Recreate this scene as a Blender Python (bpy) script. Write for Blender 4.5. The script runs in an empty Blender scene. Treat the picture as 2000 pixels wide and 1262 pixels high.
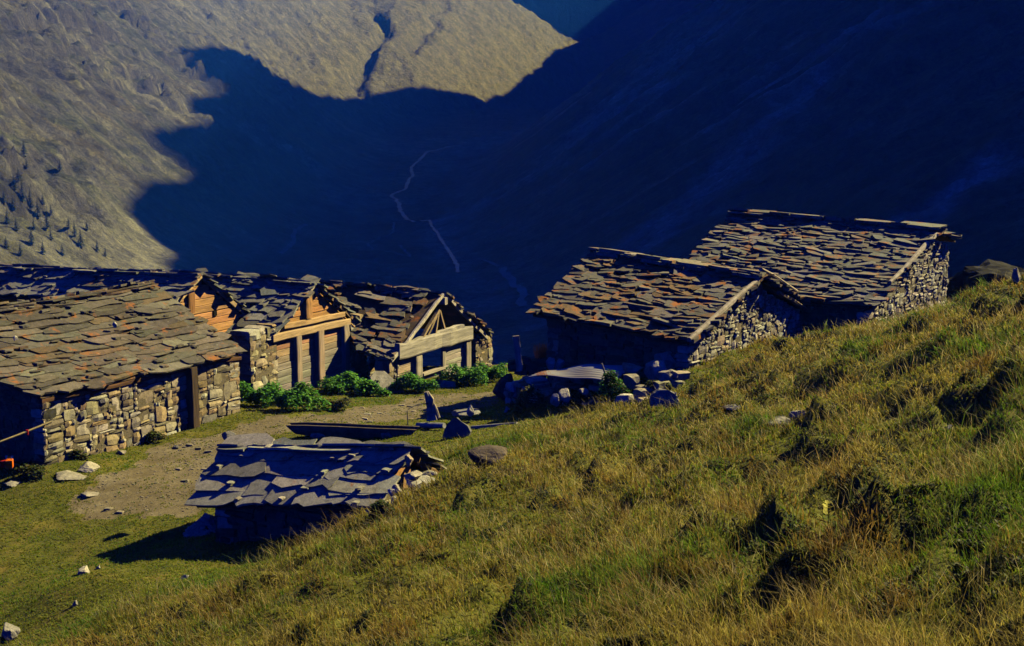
import bpy, math, random
import numpy as np
from mathutils import Vector
from math import sin, cos, tan, radians, pi

# ------------------------------------------------------------------ scene / camera
sc = bpy.context.scene
COL = sc.collection
F, HOR = 2300.0, 290.0                      # focal length in photo pixels, eye-level row
TH = math.atan((631 - HOR) / F)
cam_d = bpy.data.cameras.new('camera')
cam = bpy.data.objects.new('camera', cam_d)
COL.objects.link(cam)
cam_d.sensor_fit = 'HORIZONTAL'
cam_d.sensor_width = 36.0
cam_d.lens = 36.0 * F / 2000.0
cam_d.clip_start = 0.3
cam_d.clip_end = 9000
cam.rotation_euler = (pi / 2 - TH, 0, 0)
sc.camera = cam


def ray(u, v):
    x = (u - 1000) / F
    z = (631 - v) / F
    d = np.array([x, cos(TH) + z * sin(TH), -sin(TH) + z * cos(TH)])
    return d / d[1]


def P(u, v, Y):
    return ray(u, v) * Y


# ------------------------------------------------------------------ light
SAZ = np.array([0.83, 0.558])
SAZ = SAZ / np.linalg.norm(SAZ)
SEL = radians(36)
SUN = np.array([SAZ[0] * cos(SEL), SAZ[1] * cos(SEL), sin(SEL)])
sd = bpy.data.lights.new('sun', 'SUN')
so = bpy.data.objects.new('sun', sd)
COL.objects.link(so)
sd.energy = 5.0
sd.angle = radians(0.35)
sd.color = (0.85, 0.81, 1.0)
so.rotation_euler = Vector(-SUN).to_track_quat('-Z', 'Y').to_euler()
wd = bpy.data.worlds.new('World')
sc.world = wd
wd.use_nodes = True
nt = wd.node_tree
bg = nt.nodes['Background']
sky = nt.nodes.new('ShaderNodeTexSky')
sky.sky_type = 'NISHITA'
sky.sun_disc = False
sky.sun_elevation = SEL
sky.sun_rotation = math.atan2(SAZ[0], SAZ[1])
sky.altitude = 2000
tint = nt.nodes.new('ShaderNodeMix')
tint.data_type = 'RGBA'
tint.blend_type = 'MULTIPLY'
tint.inputs[0].default_value = 1.0
tint.inputs[7].default_value = (0.006, 0.038, 0.52, 1)
nt.links.new(sky.outputs[0], tint.inputs[6])
nt.links.new(tint.outputs[2], bg.inputs[0])
bg.inputs[1].default_value = 0.13
sc.view_settings.view_transform = 'Standard'
sc.view_settings.look = 'None'
sc.view_settings.exposure = 0.95
sc.view_settings.gamma = 1
sc.cycles.max_bounces = 4
sc.cycles.diffuse_bounces = 0
sc.cycles.transparent_max_bounces = 4


# ------------------------------------------------------------------ numpy noise
_rs = np.random.RandomState(7)
_perm = np.concatenate([_rs.permutation(256)] * 3)
_ga = _rs.rand(256) * 2 * pi
_gx, _gy = np.cos(_ga), np.sin(_ga)


def perlin(x, y):
    xi = np.floor(x).astype(int)
    yi = np.floor(y).astype(int)
    xf, yf = x - xi, y - yi
    u = xf * xf * xf * (xf * (xf * 6 - 15) + 10)
    w = yf * yf * yf * (yf * (yf * 6 - 15) + 10)

    def g(ix, iy, dx, dy):
        h = _perm[_perm[ix & 255] + (iy & 255)]
        return _gx[h] * dx + _gy[h] * dy
    a = g(xi, yi, xf, yf)
    b = g(xi + 1, yi, xf - 1, yf)
    c = g(xi, yi + 1, xf, yf - 1)
    d = g(xi + 1, yi + 1, xf - 1, yf - 1)
    return ((a + (b - a) * u) * (1 - w) + (c + (d - c) * u) * w) * 1.5


def fbm(x, y, o=4, lac=2.07, gain=0.5):
    s, a = 0, 1.0
    for i in range(o):
        s = s + a * perlin(x + 17.3 * i, y - 9.1 * i)
        x, y, a = x * lac, y * lac, a * gain
    return s


def ridged(x, y, o=4):
    s, a = 0, 1.0
    for i in range(o):
        s = s + a * (1 - 2 * np.abs(perlin(x + 31.7 * i, y + 11.9 * i)))
        x, y, a = x * 2.1, y * 2.1, a * 0.5
    return s


def smooth(a, b, x):
    t = np.clip((x - a) / (b - a), 0, 1)
    return t * t * (3 - 2 * t)


# ------------------------------------------------------------------ objects
def thing(name, label, cat, loc=(0, 0, 0), rotz=0.0, group=None):
    o = bpy.data.objects.new(name, None)
    COL.objects.link(o)
    o.empty_display_size = 0.3
    o.location = [float(c) for c in loc]
    o.rotation_euler = (0, 0, rotz)
    o['label'] = label
    o['category'] = cat
    if group:
        o['group'] = group
    return o


def tag(o, label, cat, group=None, kind=None):
    o['label'] = label
    o['category'] = cat
    if group:
        o['group'] = group
    if kind:
        o['kind'] = kind
    return o


class MB:
    """collects polygons with one colour per face"""

    def __init__(self):
        self.v, self.f, self.c = [], [], []

    def add(self, verts, faces, col):
        n = len(self.v)
        self.v.extend([tuple(map(float, p)) for p in verts])
        for k, f in enumerate(faces):
            self.f.append([i + n for i in f])
            self.c.append(col[k] if isinstance(col, list) else col)

    def box(self, c, ax, ay, az, col):
        c, ax, ay, az = map(np.asarray, (c, ax, ay, az))
        vs = [c + sx * ax + sy * ay + sz * az for sx in (-1, 1) for sy in (-1, 1) for sz in (-1, 1)]
        fs = [(0, 1, 3, 2), (4, 6, 7, 5), (0, 4, 5, 1), (2, 3, 7, 6), (0, 2, 6, 4), (1, 5, 7, 3)]
        self.add(vs, fs, col)

    def beam(self, p0, p1, w, h, col, up=(0, 0, 1), rng=None, seg=5, rough=0.0):
        """hand-hewn beam: w sideways, h along up, chamfered, wobbling"""
        p0, p1, up = map(lambda q: np.asarray(q, float), (p0, p1, up))
        d = p1 - p0
        L = np.linalg.norm(d)
        d = d / L
        sdv = np.cross(d, up)
        sdv /= np.linalg.norm(sdv)
        up = np.cross(sdv, d)
        vs, fs = [], []
        ch = 0.18
        prof = [(-1 + ch, -1), (1 - ch, -1), (1, -1 + ch), (1, 1 - ch), (1 - ch, 1), (-1 + ch, 1), (-1, 1 - ch), (-1, -1 + ch)]
        for i in range(seg + 1):
            c = p0 + d * L * i / seg
            if rng is not None:
                c = c + sdv * rng.uniform(-rough, rough) + up * rng.uniform(-rough, rough)
            k = 1 + (rng.uniform(-rough, rough) * 2 if rng is not None else 0)
            for a, b in prof:
                vs.append(c + sdv * a * w / 2 * k + up * b * h / 2 * k)
        m = len(prof)
        for i in range(seg):
            for j in range(m):
                fs.append((i * m + j, i * m + (j + 1) % m, (i + 1) * m + (j + 1) % m, (i + 1) * m + j))
        fs.append(tuple(range(m))[::-1])
        fs.append(tuple(seg * m + j for j in range(m)))
        self.add(vs, fs, col)

    def log(self, pts, radii, col, rng, n=9, rough=0.12):
        pts = [np.asarray(p, float) for p in pts]
        vs, fs = [], []
        for i, p in enumerate(pts):
            d = pts[min(i + 1, len(pts) - 1)] - pts[max(i - 1, 0)]
            d /= np.linalg.norm(d)
            a = np.cross(d, (0.13, 0.2, 1))
            if np.linalg.norm(a) < 0.2:
                a = np.cross(d, (1, 0, 0))
            a /= np.linalg.norm(a)
            b = np.cross(d, a)
            for j in range(n):
                t = 2 * pi * j / n
                r = radii[i] * (1 + rng.uniform(-rough, rough))
                vs.append(p + a * cos(t) * r + b * sin(t) * r)
        for i in range(len(pts) - 1):
            for j in range(n):
                fs.append((i * n + j, i * n + (j + 1) % n, (i + 1) * n + (j + 1) % n, (i + 1) * n + j))
        fs.append(tuple(range(n))[::-1])
        fs.append(tuple((len(pts) - 1) * n + j for j in range(n)))
        self.add(vs, fs, col)

    def stone(self, c, ax, ay, az, col, rng, rnd=0.2, jit=0.12):
        """rough block: a 3x3x3 cube shell with its edges knocked off"""
        c, ax, ay, az = map(lambda q: np.asarray(q, float), (c, ax, ay, az))
        vs, idx = [], {}
        sh = [rng.uniform(-0.22, 0.22) for _ in range(6)]
        for i in (-1, 0, 1):
            for j in (-1, 0, 1):
                for k in (-1, 0, 1):
                    if i == j == k == 0:
                        continue
                    n = abs(i) + abs(j) + abs(k)
                    m = 1.0 if n == 1 else (1 - rnd * 0.55 if n == 2 else 1 - rnd)
                    x = i * m + rng.uniform(-jit, jit) + sh[0] * j * 0.6 + sh[1] * k * 0.3
                    y = j * m + rng.uniform(-jit, jit) + sh[2] * i * 0.3
                    z = k * m + rng.uniform(-jit, jit) + sh[3] * i * 0.8 + sh[4] * j * 0.2
                    idx[(i, j, k)] = len(vs)
                    vs.append(c + ax * x + ay * y + az * z)
        fs = []
        for ax_ in range(3):
            for sgn in (-1, 1):
                for p in (-1, 0):
                    for q in (-1, 0):
                        def key(a, b):
                            t = [0, 0, 0]
                            t[ax_] = sgn
                            t[(ax_ + 1) % 3] = a
                            t[(ax_ + 2) % 3] = b
                            return idx[tuple(t)]
                        f = (key(p, q), key(p + 1, q), key(p + 1, q + 1), key(p, q + 1))
                        fs.append(f if sgn > 0 else f[::-1])
        self.add(vs, fs, col)

    def slab(self, c, A, B, N, pts, th, col, rng=None):
        """flat irregular plate: pts are (a, b, n) offsets of its upper rim"""
        c = np.asarray(c, float)
        n = len(pts)
        top = [c + A * p[0] + B * p[1] + N * (p[2] if len(p) > 2 else 0) for p in pts]
        bot = [p - N * th + (A * (rng.uniform(-.3, .3) * th) + B * (rng.uniform(-.3, .3) * th) if rng else 0) for p in top]
        fs = [tuple(range(n)), tuple(range(n, 2 * n))[::-1]]
        for i in range(n):
            j = (i + 1) % n
            fs.append((i, i + n, j + n, j))
        self.add(top + bot, fs, col)

    def obj(self, name, mat, parent=None, smoothed=False):
        me = bpy.data.meshes.new(name)
        me.from_pydata(self.v, [], self.f)
        at = me.attributes.new('Col', 'FLOAT_COLOR', 'FACE')
        arr = np.ones((len(self.f), 4), np.float32)
        arr[:, :3] = np.array([c[:3] for c in self.c], np.float32)
        at.data.foreach_set('color', arr.ravel())
        me.materials.append(mat)
        if smoothed:
            me.polygons.foreach_set('use_smooth', [True] * len(me.polygons))
        me.update()
        o = bpy.data.objects.new(name, me)
        COL.objects.link(o)
        if parent is not None:
            o.parent = parent
        return o


def fast_mesh(name, verts, quads, tris, colv, mat, parent=None, dom='FACE', smoothed=False):
    """numpy mesh: verts (n,3), quads (m,4), tris (k,3), colours per face or per vertex"""
    me = bpy.data.meshes.new(name)
    nq, ntr = len(quads), len(tris)
    me.vertices.add(len(verts))
    me.vertices.foreach_set('co', np.asarray(verts, np.float32).ravel())
    lp = np.concatenate([np.asarray(quads, np.int32).ravel(), np.asarray(tris, np.int32).ravel()])
    me.loops.add(len(lp))
    me.loops.foreach_set('vertex_index', lp)
    me.polygons.add(nq + ntr)
    st = np.concatenate([np.arange(nq) * 4, nq * 4 + np.arange(ntr) * 3]).astype(np.int32)
    me.polygons.foreach_set('loop_start', st)
    if colv is not None:
        at = me.attributes.new('Col', 'FLOAT_COLOR', dom)
        arr = np.ones((len(colv), 4), np.float32)
        arr[:, :colv.shape[1]] = colv
        at.data.foreach_set('color', arr.ravel())
    me.materials.append(mat)
    if smoothed:
        me.polygons.foreach_set('use_smooth', np.ones(nq + ntr, bool))
    me.update(calc_edges=True)
    me.validate()
    o = bpy.data.objects.new(name, me)
    COL.objects.link(o)
    if parent is not None:
        o.parent = parent
    return o


# ------------------------------------------------------------------ materials
class NT:
    def __init__(self, name):
        self.m = bpy.data.materials.new(name)
        self.m.use_nodes = True
        self.t = self.m.node_tree
        self.b = self.t.nodes['Principled BSDF']
        self.b.inputs['Specular IOR Level'].default_value = 0.15
        self.b.inputs['Roughness'].default_value = 0.85

    def n(self, typ, **kw):
        nd = self.t.nodes.new(typ)
        for k, v in kw.items():
            setattr(nd, k, v)
        return nd

    def l(self, a, b):
        self.t.links.new(a, b)

    def coord(self, scale=(1, 1, 1), kind='Object', rot=(0, 0, 0)):
        tc = self.n('ShaderNodeTexCoord')
        mp = self.n('ShaderNodeMapping')
        mp.inputs['Scale'].default_value = scale
        mp.inputs['Rotation'].default_value = rot
        self.l(tc.outputs[kind], mp.inputs[0])
        return mp.outputs[0]

    def noise(self, co, scale, detail=4, rough=0.6):
        nd = self.n('ShaderNodeTexNoise')
        nd.inputs['Scale'].default_value = scale
        nd.inputs['Detail'].default_value = detail
        nd.inputs['Roughness'].default_value = rough
        self.l(co, nd.inputs['Vector'])
        return nd.outputs['Fac']

    def ramp(self, fac, stops):
        r = self.n('ShaderNodeValToRGB')
        el = r.color_ramp.elements
        while len(el) < len(stops):
            el.new(0.5)
        for e, (p, c) in zip(el, stops):
            e.position = p
            e.color = (c[0], c[1], c[2], 1) if not isinstance(c, (int, float)) else (c, c, c, 1)
        self.l(fac, r.inputs[0])
        return r.outputs[0]

    def mix(self, fac, a, b, mode='MIX'):
        m = self.n('ShaderNodeMix', data_type='RGBA', blend_type=mode)
        for s, i in ((fac, 0), (a, 6), (b, 7)):
            if isinstance(s, (int, float)):
                m.inputs[i].default_value = s
            elif isinstance(s, tuple):
                m.inputs[i].default_value = (s[0], s[1], s[2], 1)
            else:
                self.l(s, m.inputs[i])
        return m.outputs[2]

    def attr(self, name='Col'):
        a = self.n('ShaderNodeAttribute')
        a.attribute_name = name
        return a.outputs['Color']

    def bump(self, h, strength=0.5, dist=0.02):
        b = self.n('ShaderNodeBump')
        b.inputs['Strength'].default_value = strength
        b.inputs['Distance'].default_value = dist
        self.l(h, b.inputs['Height'])
        self.l(b.outputs[0], self.b.inputs['Normal'])

    def out(self, col):
        self.l(col, self.b.inputs['Base Color'])
        return self.m


def mat_stone(name, lichen=0.0, lich_col=(0.42, 0.14, 0.03), sc_=5.0, bump=0.5, contrast=0.5):
    k = NT(name)
    co = k.coord()
    a = k.noise(co, sc_ * 1.3, 6, 0.65)
    b = k.noise(co, sc_ * 7, 4, 0.7)
    base = k.mix(1.0, k.attr(), k.ramp(a, [(0.25, 1 - contrast), (0.5, 1.0), (0.75, 1 + contrast * 0.6)]), 'MULTIPLY')
    base = k.mix(1.0, base, k.ramp(b, [(0.3, 0.72), (0.7, 1.22)]), 'MULTIPLY')
    if lichen > 0:
        l1 = k.noise(co, 2.1, 5, 0.7)
        base = k.mix(k.ramp(l1, [(0.64 - lichen * 0.2, 0.0), (0.72 - lichen * 0.15, 0.85)]), base, lich_col)
        l2 = k.noise(k.coord((1.7, 1.7, 1.7)), 6.3, 3, 0.6)
        base = k.mix(k.ramp(l2, [(0.66, 0.0), (0.72, 0.5)]), base, (0.42, 0.42, 0.36))
    hgt = k.mix(0.5, a, b)
    k.bump(hgt, bump, 0.03)
    return k.out(base)


def mat_wood(name, stretch):
    k = NT(name)
    co = k.coord(stretch)
    g = k.noise(co, 6, 6, 0.7)
    g2 = k.noise(k.coord(tuple(s * 0.35 for s in stretch)), 5, 3, 0.6)
    base = k.mix(1.0, k.attr(), k.ramp(g, [(0.3, 0.45), (0.5, 1.0), (0.7, 1.3)]), 'MULTIPLY')
    base = k.mix(1.0, base, k.ramp(g2, [(0.3, 0.7), (0.7, 1.25)]), 'MULTIPLY')
    k.bump(g, 0.6, 0.015)
    return k.out(base)


M = {}
M['slate'] = mat_stone('slate', 0.12, bump=0.45)
M['slate_lichen'] = mat_stone('slate_with_lichen', 0.5, bump=0.5)
M['slate_warm'] = mat_stone('slate_warm', 0.34, (0.34, 0.13, 0.04), bump=0.5)
M['rubble'] = mat_stone('rubble_stone', 0.0, sc_=7, bump=0.7)
M['boulder'] = mat_stone('boulder_stone', 0.0, sc_=3, bump=0.8)
M['wood_h'] = mat_wood('wood_horizontal', (0.25, 3.0, 3.0))
M['wood_v'] = mat_wood('wood_vertical', (3.0, 3.0, 0.25))
M['wood_any'] = mat_wood('wood_round', (1.2, 1.2, 1.2))


def mat_leaf(name, tr=0.35):
    k = NT(name)
    c = k.attr()
    k.l(c, k.b.inputs['Base Color'])
    k.b.inputs['Roughness'].default_value = 0.6
    t = k.n('ShaderNodeBsdfTranslucent')
    k.l(c, t.inputs[0])
    m = k.n('ShaderNodeMixShader')
    m.inputs[0].default_value = tr
    k.l(k.b.outputs[0], m.inputs[1])
    k.l(t.outputs[0], m.inputs[2])
    k.l(m.outputs[0], k.t.nodes['Material Output'].inputs[0])
    return k.m


M['grass'] = mat_leaf('grass_blades', 0.5)
M['leaf'] = mat_leaf('leaves', 0.25)
M['needles'] = mat_leaf('needles', 0.1)


def mat_ground():
    k = NT('meadow_soil')
    co = k.coord()
    a = k.noise(co, 0.9, 6, 0.65)
    b = k.noise(co, 7, 6, 0.7)
    c = k.noise(co, 38, 3, 0.6)
    g = k.ramp(a, [(0.3, (0.07, 0.085, 0.012)), (0.5, (0.13, 0.135, 0.022)), (0.7, (0.19, 0.15, 0.035))])
    g = k.mix(1.0, g, k.ramp(b, [(0.3, 0.5), (0.7, 1.3)]), 'MULTIPLY')
    g = k.mix(1.0, g, k.ramp(c, [(0.3, 0.65), (0.7, 1.25)]), 'MULTIPLY')
    k.bump(k.mix(0.5, b, c), 0.6, 0.05)
    return k.out(g)


def mat_path():
    k = NT('trodden_earth')
    co = k.coord()
    a = k.noise(co, 1.1, 6, 0.7)
    b = k.noise(co, 9, 6, 0.75)
    c = k.noise(co, 60, 3, 0.7)
    g = k.ramp(a, [(0.3, (0.15, 0.12, 0.065)), (0.5, (0.20, 0.165, 0.105)), (0.72, (0.27, 0.235, 0.165))])
    g = k.mix(1.0, g, k.ramp(b, [(0.3, 0.6), (0.7, 1.25)]), 'MULTIPLY')
    g = k.mix(1.0, g, k.ramp(c, [(0.3, 0.75), (0.7, 1.2)]), 'MULTIPLY')
    k.bump(k.mix(0.5, b, c), 0.7, 0.04)
    return k.out(g)


def mat_mountain():
    k = NT('mountain_rock_and_turf')
    co = k.coord((0.01, 0.01, 0.01))
    col = k.attr()
    a = k.noise(co, 9, 8, 0.7)
    b = k.noise(co, 70, 6, 0.75)
    st = k.noise(k.coord((0.016, 0.13, 0.02)), 1.0, 6, 0.7)
    g = k.mix(1.0, col, k.ramp(a, [(0.3, 0.72), (0.7, 1.25)]), 'MULTIPLY')
    g = k.mix(1.0, g, k.ramp(b, [(0.32, 0.55), (0.5, 1.0), (0.7, 1.6)]), 'MULTIPLY')
    g = k.mix(1.0, g, k.ramp(st, [(0.3, 0.9), (0.7, 1.1)]), 'MULTIPLY')
    vz = k.n('ShaderNodeTexVoronoi')
    vz.inputs['Scale'].default_value = 0.16
    k.l(k.coord(), vz.inputs['Vector'])
    warp = k.mix(0.12, k.coord((0.05, 0.065, 0.05)), k.coord((0.05, 0.065, 0.05)))
    nz = k.n('ShaderNodeTexNoise')
    nz.inputs['Scale'].default_value = 2.0
    nz.inputs['Detail'].default_value = 4
    k.l(k.coord((0.05, 0.065, 0.05)), nz.inputs['Vector'])
    wv = k.n('ShaderNodeMix', data_type='RGBA', blend_type='ADD')
    wv.inputs[0].default_value = 1.1
    k.l(warp, wv.inputs[6])
    k.l(nz.outputs['Color'], wv.inputs[7])
    for sc_, lo, hi in ((1.6, .78, 1.2), (5.0, .82, 1.2)):
        vc = k.n('ShaderNodeTexVoronoi')
        vc.inputs['Scale'].default_value = sc_
        k.l(wv.outputs[2], vc.inputs['Vector'])
        bw = k.n('ShaderNodeSeparateXYZ')
        k.l(vc.outputs['Color'], bw.inputs[0])
        g = k.mix(1.0, g, k.ramp(bw.outputs[0], [(0.1, lo), (0.9, hi)]), 'MULTIPLY')
        ve = k.n('ShaderNodeTexVoronoi', feature='DISTANCE_TO_EDGE')
        ve.inputs['Scale'].default_value = sc_
        k.l(wv.outputs[2], ve.inputs['Vector'])
        g = k.mix(1.0, g, k.ramp(ve.outputs['Distance'], [(0.0, .72), (0.05, 1.0)]), 'MULTIPLY')
    k.bump(k.mix(0.45, b, k.ramp(vz.outputs['Distance'], [(0.0, 1.0), (0.5, 0.0)])), 0.9, 2.6)
    return k.out(g)


M['ground'] = mat_ground()
M['path'] = mat_path()
M['mountain'] = mat_mountain()


def mat_plain(name, col, rough=0.8, bump=0.3, scale=30, var=0.3, metal=0.0):
    k = NT(name)
    co = k.coord()
    a = k.noise(co, scale, 4, 0.7)
    g = k.mix(1.0, (col[0], col[1], col[2]), k.ramp(a, [(0.3, 1 - var), (0.7, 1 + var)]), 'MULTIPLY')
    k.b.inputs['Roughness'].default_value = rough
    k.b.inputs['Metallic'].default_value = metal
    k.bump(a, bump, 0.01)
    return k.out(g)


M['orange'] = mat_plain('orange_plastic', (0.75, 0.16, 0.01), 0.45, 0.05, 8, 0.1)
M['red'] = mat_plain('red_plastic', (0.45, 0.02, 0.015), 0.5, 0.05, 8, 0.1)
M['yellow'] = mat_plain('yellow_plastic', (0.7, 0.55, 0.03), 0.5, 0.05, 8, 0.15)
M['pale_wood'] = mat_plain('pale_peeled_wood', (0.42, 0.35, 0.16), 0.8, 0.3, 20, 0.25)
M['pipe'] = mat_plain('dull_pipe', (0.10, 0.10, 0.11), 0.5, 0.1, 20, 0.2)
M['water'] = mat_plain('stream_water', (0.42, 0.52, 0.55), 0.5, 0.1, 0.1, 0.25)
M['trail'] = mat_plain('gravel_trail', (0.5, 0.48, 0.44), 0.9, 0.1, 0.2, 0.25)

k = NT('rusty_corrugated_iron')
_co = k.coord()
_a = k.noise(_co, 1.1, 5, 0.6)
_b = k.noise(k.coord((8, 0.6, 1)), 4, 4, 0.6)
_x = k.n('ShaderNodeSeparateXYZ')
k.l(_co, _x.inputs[0])
_g = k.mix(k.ramp(_a, [(0.4, 0.0), (0.6, 0.5)]), (0.40, 0.41, 0.42), (0.30, 0.24, 0.19))
_r = k.n('ShaderNodeMath', operation='ADD')
k.l(_x.outputs[0], _r.inputs[0])
_sub = k.n('ShaderNodeMath', operation='MULTIPLY_ADD')
_sub.inputs[1].default_value = 0.9
_sub.inputs[2].default_value = -0.45
k.l(_b, _sub.inputs[0])
k.l(_sub.outputs[0], _r.inputs[1])
_m = k.ramp(_r.outputs[0], [(0.0, 0.0), (0.18, 0.0), (0.26, 0.9), (0.44, 0.9), (0.55, 0.0)])
_g = k.mix(_m, _g, (0.33, 0.12, 0.045))
k.b.inputs['Roughness'].default_value = 0.6
M['iron'] = k.out(_g)

# ------------------------------------------------------------------ the meadow (near terrain)
CT = [(0, 1262, 17.5), (120, 1225, 17.2), (230, 1165, 17), (330, 1156, 17.2), (420, 1142, 17.3), (560, 1095, 17.6), (720, 1020, 18),
      (820, 968, 19), (900, 930, 20.5),
      (420, 1262, 11.5), (700, 1262, 9.5), (1000, 1262, 8.5), (1500, 1262, 7.2), (2000, 1262, 6),
      (700, 1120, 13.5), (1000, 1100, 12.5), (1000, 1000, 16.5), (1000, 900, 22), (1000, 830, 29),
      (1300, 1100, 10.4), (1500, 1000, 12), (1500, 900, 15.5), (1500, 830, 19), (1500, 730, 27.5), (1300, 790, 27), (1300, 900, 18.5),
      (2000, 1000, 8.5), (2000, 870, 10.5), (2000, 750, 13.5), (2000, 640, 18), (2000, 552, 25),
      (1750, 1100, 8.5), (1750, 900, 12.5), (1750, 720, 20.5), (1750, 645, 29),
      (1350, 703, 32.8), (1480, 684, 34), (1600, 668, 36.3), (1850, 620, 37.5), (1700, 640, 36.3), (1150, 745, 33.5),
      (0, 960, 26), (160, 1115, 21), (60, 1180, 19), (300, 1000, 24.5), (250, 900, 28.3), (90, 907, 27), (470, 806, 32.8), (350, 950, 26.3),
      (520, 782, 36), (600, 770, 37.3), (700, 770, 38), (860, 745, 41), (950, 748, 40), (800, 800, 34), (600, 830, 31), (900, 805, 33), (950, 870, 24.5),
      (700, 830, 30.5)]
pts = [P(*c) for c in CT]
pts += [np.array(q, float) for q in [
    (0, 0, -2.0), (7, 0, -1.0), (-8, 3, -4.4), (-14, 10, -6.6), (14, 4, -.6), (12, 12, -1.5), (16, 24, -1.6),
    (-5.4, 20.2, -7.35), (-4.0, 19.8, -7.1), (-2.9, 19.6, -6.7), (-7.5, 19.3, -7.3),
    (-4.5, 23.5, -7.35), (-2.5, 23.0, -6.6),
    (-30, 30, -7.0), (-30, 48, -7.5), (-14, 46, -8.0), (-3, 47, -8.6), (5, 44, -8.2), (14, 46, -6.5), (26, 45, -4.5), (36, 38, -2.0), (34, 20, -.5),
    (19, 36, -4.4), (22, 41, -5.2), (17.5, 40, -5.2), (3, 38, -7.6), (-40, 10, -7.0), (42, 5, -0.8)]]
CP = np.array(pts)


def _phi(r2):
    return 0.5 * r2 * np.log(r2 + 1e-9)


_n = len(CP)
_A = np.zeros((_n + 3, _n + 3))
_d2 = ((CP[:, None, :2] - CP[None, :, :2]) ** 2).sum(-1)
_A[:_n, :_n] = _phi(_d2) + np.eye(_n) * 0.6
_A[:_n, _n] = 1
_A[:_n, _n + 1:] = CP[:, :2]
_A[_n, :_n] = 1
_A[_n + 1:, :_n] = CP[:, :2].T
_w = np.linalg.solve(_A, np.concatenate([CP[:, 2], [0, 0, 0]]))


def base_h(x, y):
    x, y = np.asarray(x, float), np.asarray(y, float)
    s = _w[_n] + _w[_n + 1] * x + _w[_n + 2] * y
    for i in range(_n):
        s = s + _w[i] * _phi((x - CP[i, 0]) ** 2 + (y - CP[i, 1]) ** 2)
    drop = np.clip(y - (45.5 + 0.05 * x), 0, 100)
    return s - 0.05 * drop ** 2


def march(u, v, h, y0=3.0, y1=60.0, n=3000):
    d = ray(u, v)
    Y = np.linspace(y0, y1, n)
    g = h(d[0] * Y, Y)
    k_ = np.nonzero(d[2] * Y < g)[0]
    i = k_[0] if len(k_) else n - 1
    return np.array([d[0] * Y[i], Y[i], g[i]])


# banks: little steps in the turf whose camera side drops away into shade
BANKS = [([(1385, 785), (1500, 748), (1600, 716), (1700, 690)], 0.55), ([(1640, 742), (1740, 692), (1850, 664)], 0.5),
         ([(1750, 700), (1900, 642), (1990, 592)], 0.45), ([(1885, 720), (1990, 680)], 0.6), ([(1740, 805), (1830, 790)], 0.5),
         ([(1620, 805), (1665, 798)], 0.3), ([(1340, 925), (1400, 892), (1450, 893)], 0.42), ([(1225, 868), (1300, 850)], 0.3),
         ([(1620, 1020), (1690, 965), (1750, 950)], 0.42), ([(1030, 985), (1080, 965), (1160, 968)], 0.35), ([(1250, 945), (1340, 930)], 0.25),
         ([(1240, 1185), (1330, 1135), (1550, 1062), (1610, 1050)], 0.4), ([(1790, 1255), (1900, 1215), (2000, 1195)], 0.4),
         ([(520, 1175), (620, 1138)], 0.4), ([(650, 1125), (700, 1112)], 0.3), ([(1150, 1000), (1220, 1010)], 0.25),
         ([(1280, 1010), (1340, 1000)], 0.25), ([(1210, 1115), (1260, 1100)], 0.2), ([(1060, 1195), (1150, 1180)], 0.2),
         ([(720, 1085), (800, 1062)], 0.28), ([(880, 1055), (960, 1040)], 0.25), ([(400, 1215), (460, 1200)], 0.3), ([(300, 1240), (360, 1225)], 0.25),
         ([(1780, 985), (1840, 975)], 0.25), ([(1850, 1045), (1900, 1030)], 0.3), ([(1560, 880), (1640, 850)], 0.3), ([(1680, 850), (1720, 840)], 0.2),
         ([(1930, 930), (2000, 905)], 0.3), ([(900, 960), (960, 945)], 0.2)]
BK = [([march(u, v + 62 * A, base_h) for u, v in pl], A) for pl, A in BANKS]
BK = [(pl, A * 1.1 * min(1.0, pl[0][1] / 24)) for pl, A in BK]
_rb = random.Random(99)
while len(BK) < len(BANKS) + 230:
    y_ = math.exp(_rb.uniform(math.log(6.2), math.log(33)))
    x_ = _rb.uniform(-.47, .47) * y_
    if float(base_h(x_, y_)) < -6.1:
        continue
    a_ = radians(_rb.gauss(52, 22))
    l_ = _rb.uniform(.25, .9) * (y_ / 12) ** .5
    bend = _rb.uniform(-.3, .3)
    BK.append(([np.array(q) for q in ((x_ - cos(a_) * l_, y_ - sin(a_) * l_), (x_ + bend * sin(a_) * l_, y_ - bend * cos(a_) * l_), (x_ + cos(a_) * l_, y_ + sin(a_) * l_))], _rb.uniform(.10, .22) * (y_ / 12) ** .6))


def seg_dist(x, y, p, q):
    dx, dy = q[0] - p[0], q[1] - p[1]
    L2 = dx * dx + dy * dy + 1e-9
    t = np.clip(((x - p[0]) * dx + (y - p[1]) * dy) / L2, 0, 1)
    px, py = p[0] + t * dx, p[1] + t * dy
    dist = np.hypot(x - px, y - py)
    side = np.sign((x - p[0]) * -dy + (y - p[1]) * dx) * -1      # + : right of the line, - : left of it
    return dist, side


def hillmask(x, y):
    """1 on the tussocky hillside, small on the grazed flat by the huts"""
    b = base_h(x, y)
    return smooth(-6.9, -5.9, b + 0.25 * perlin(x * 0.3, y * 0.3))


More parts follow.
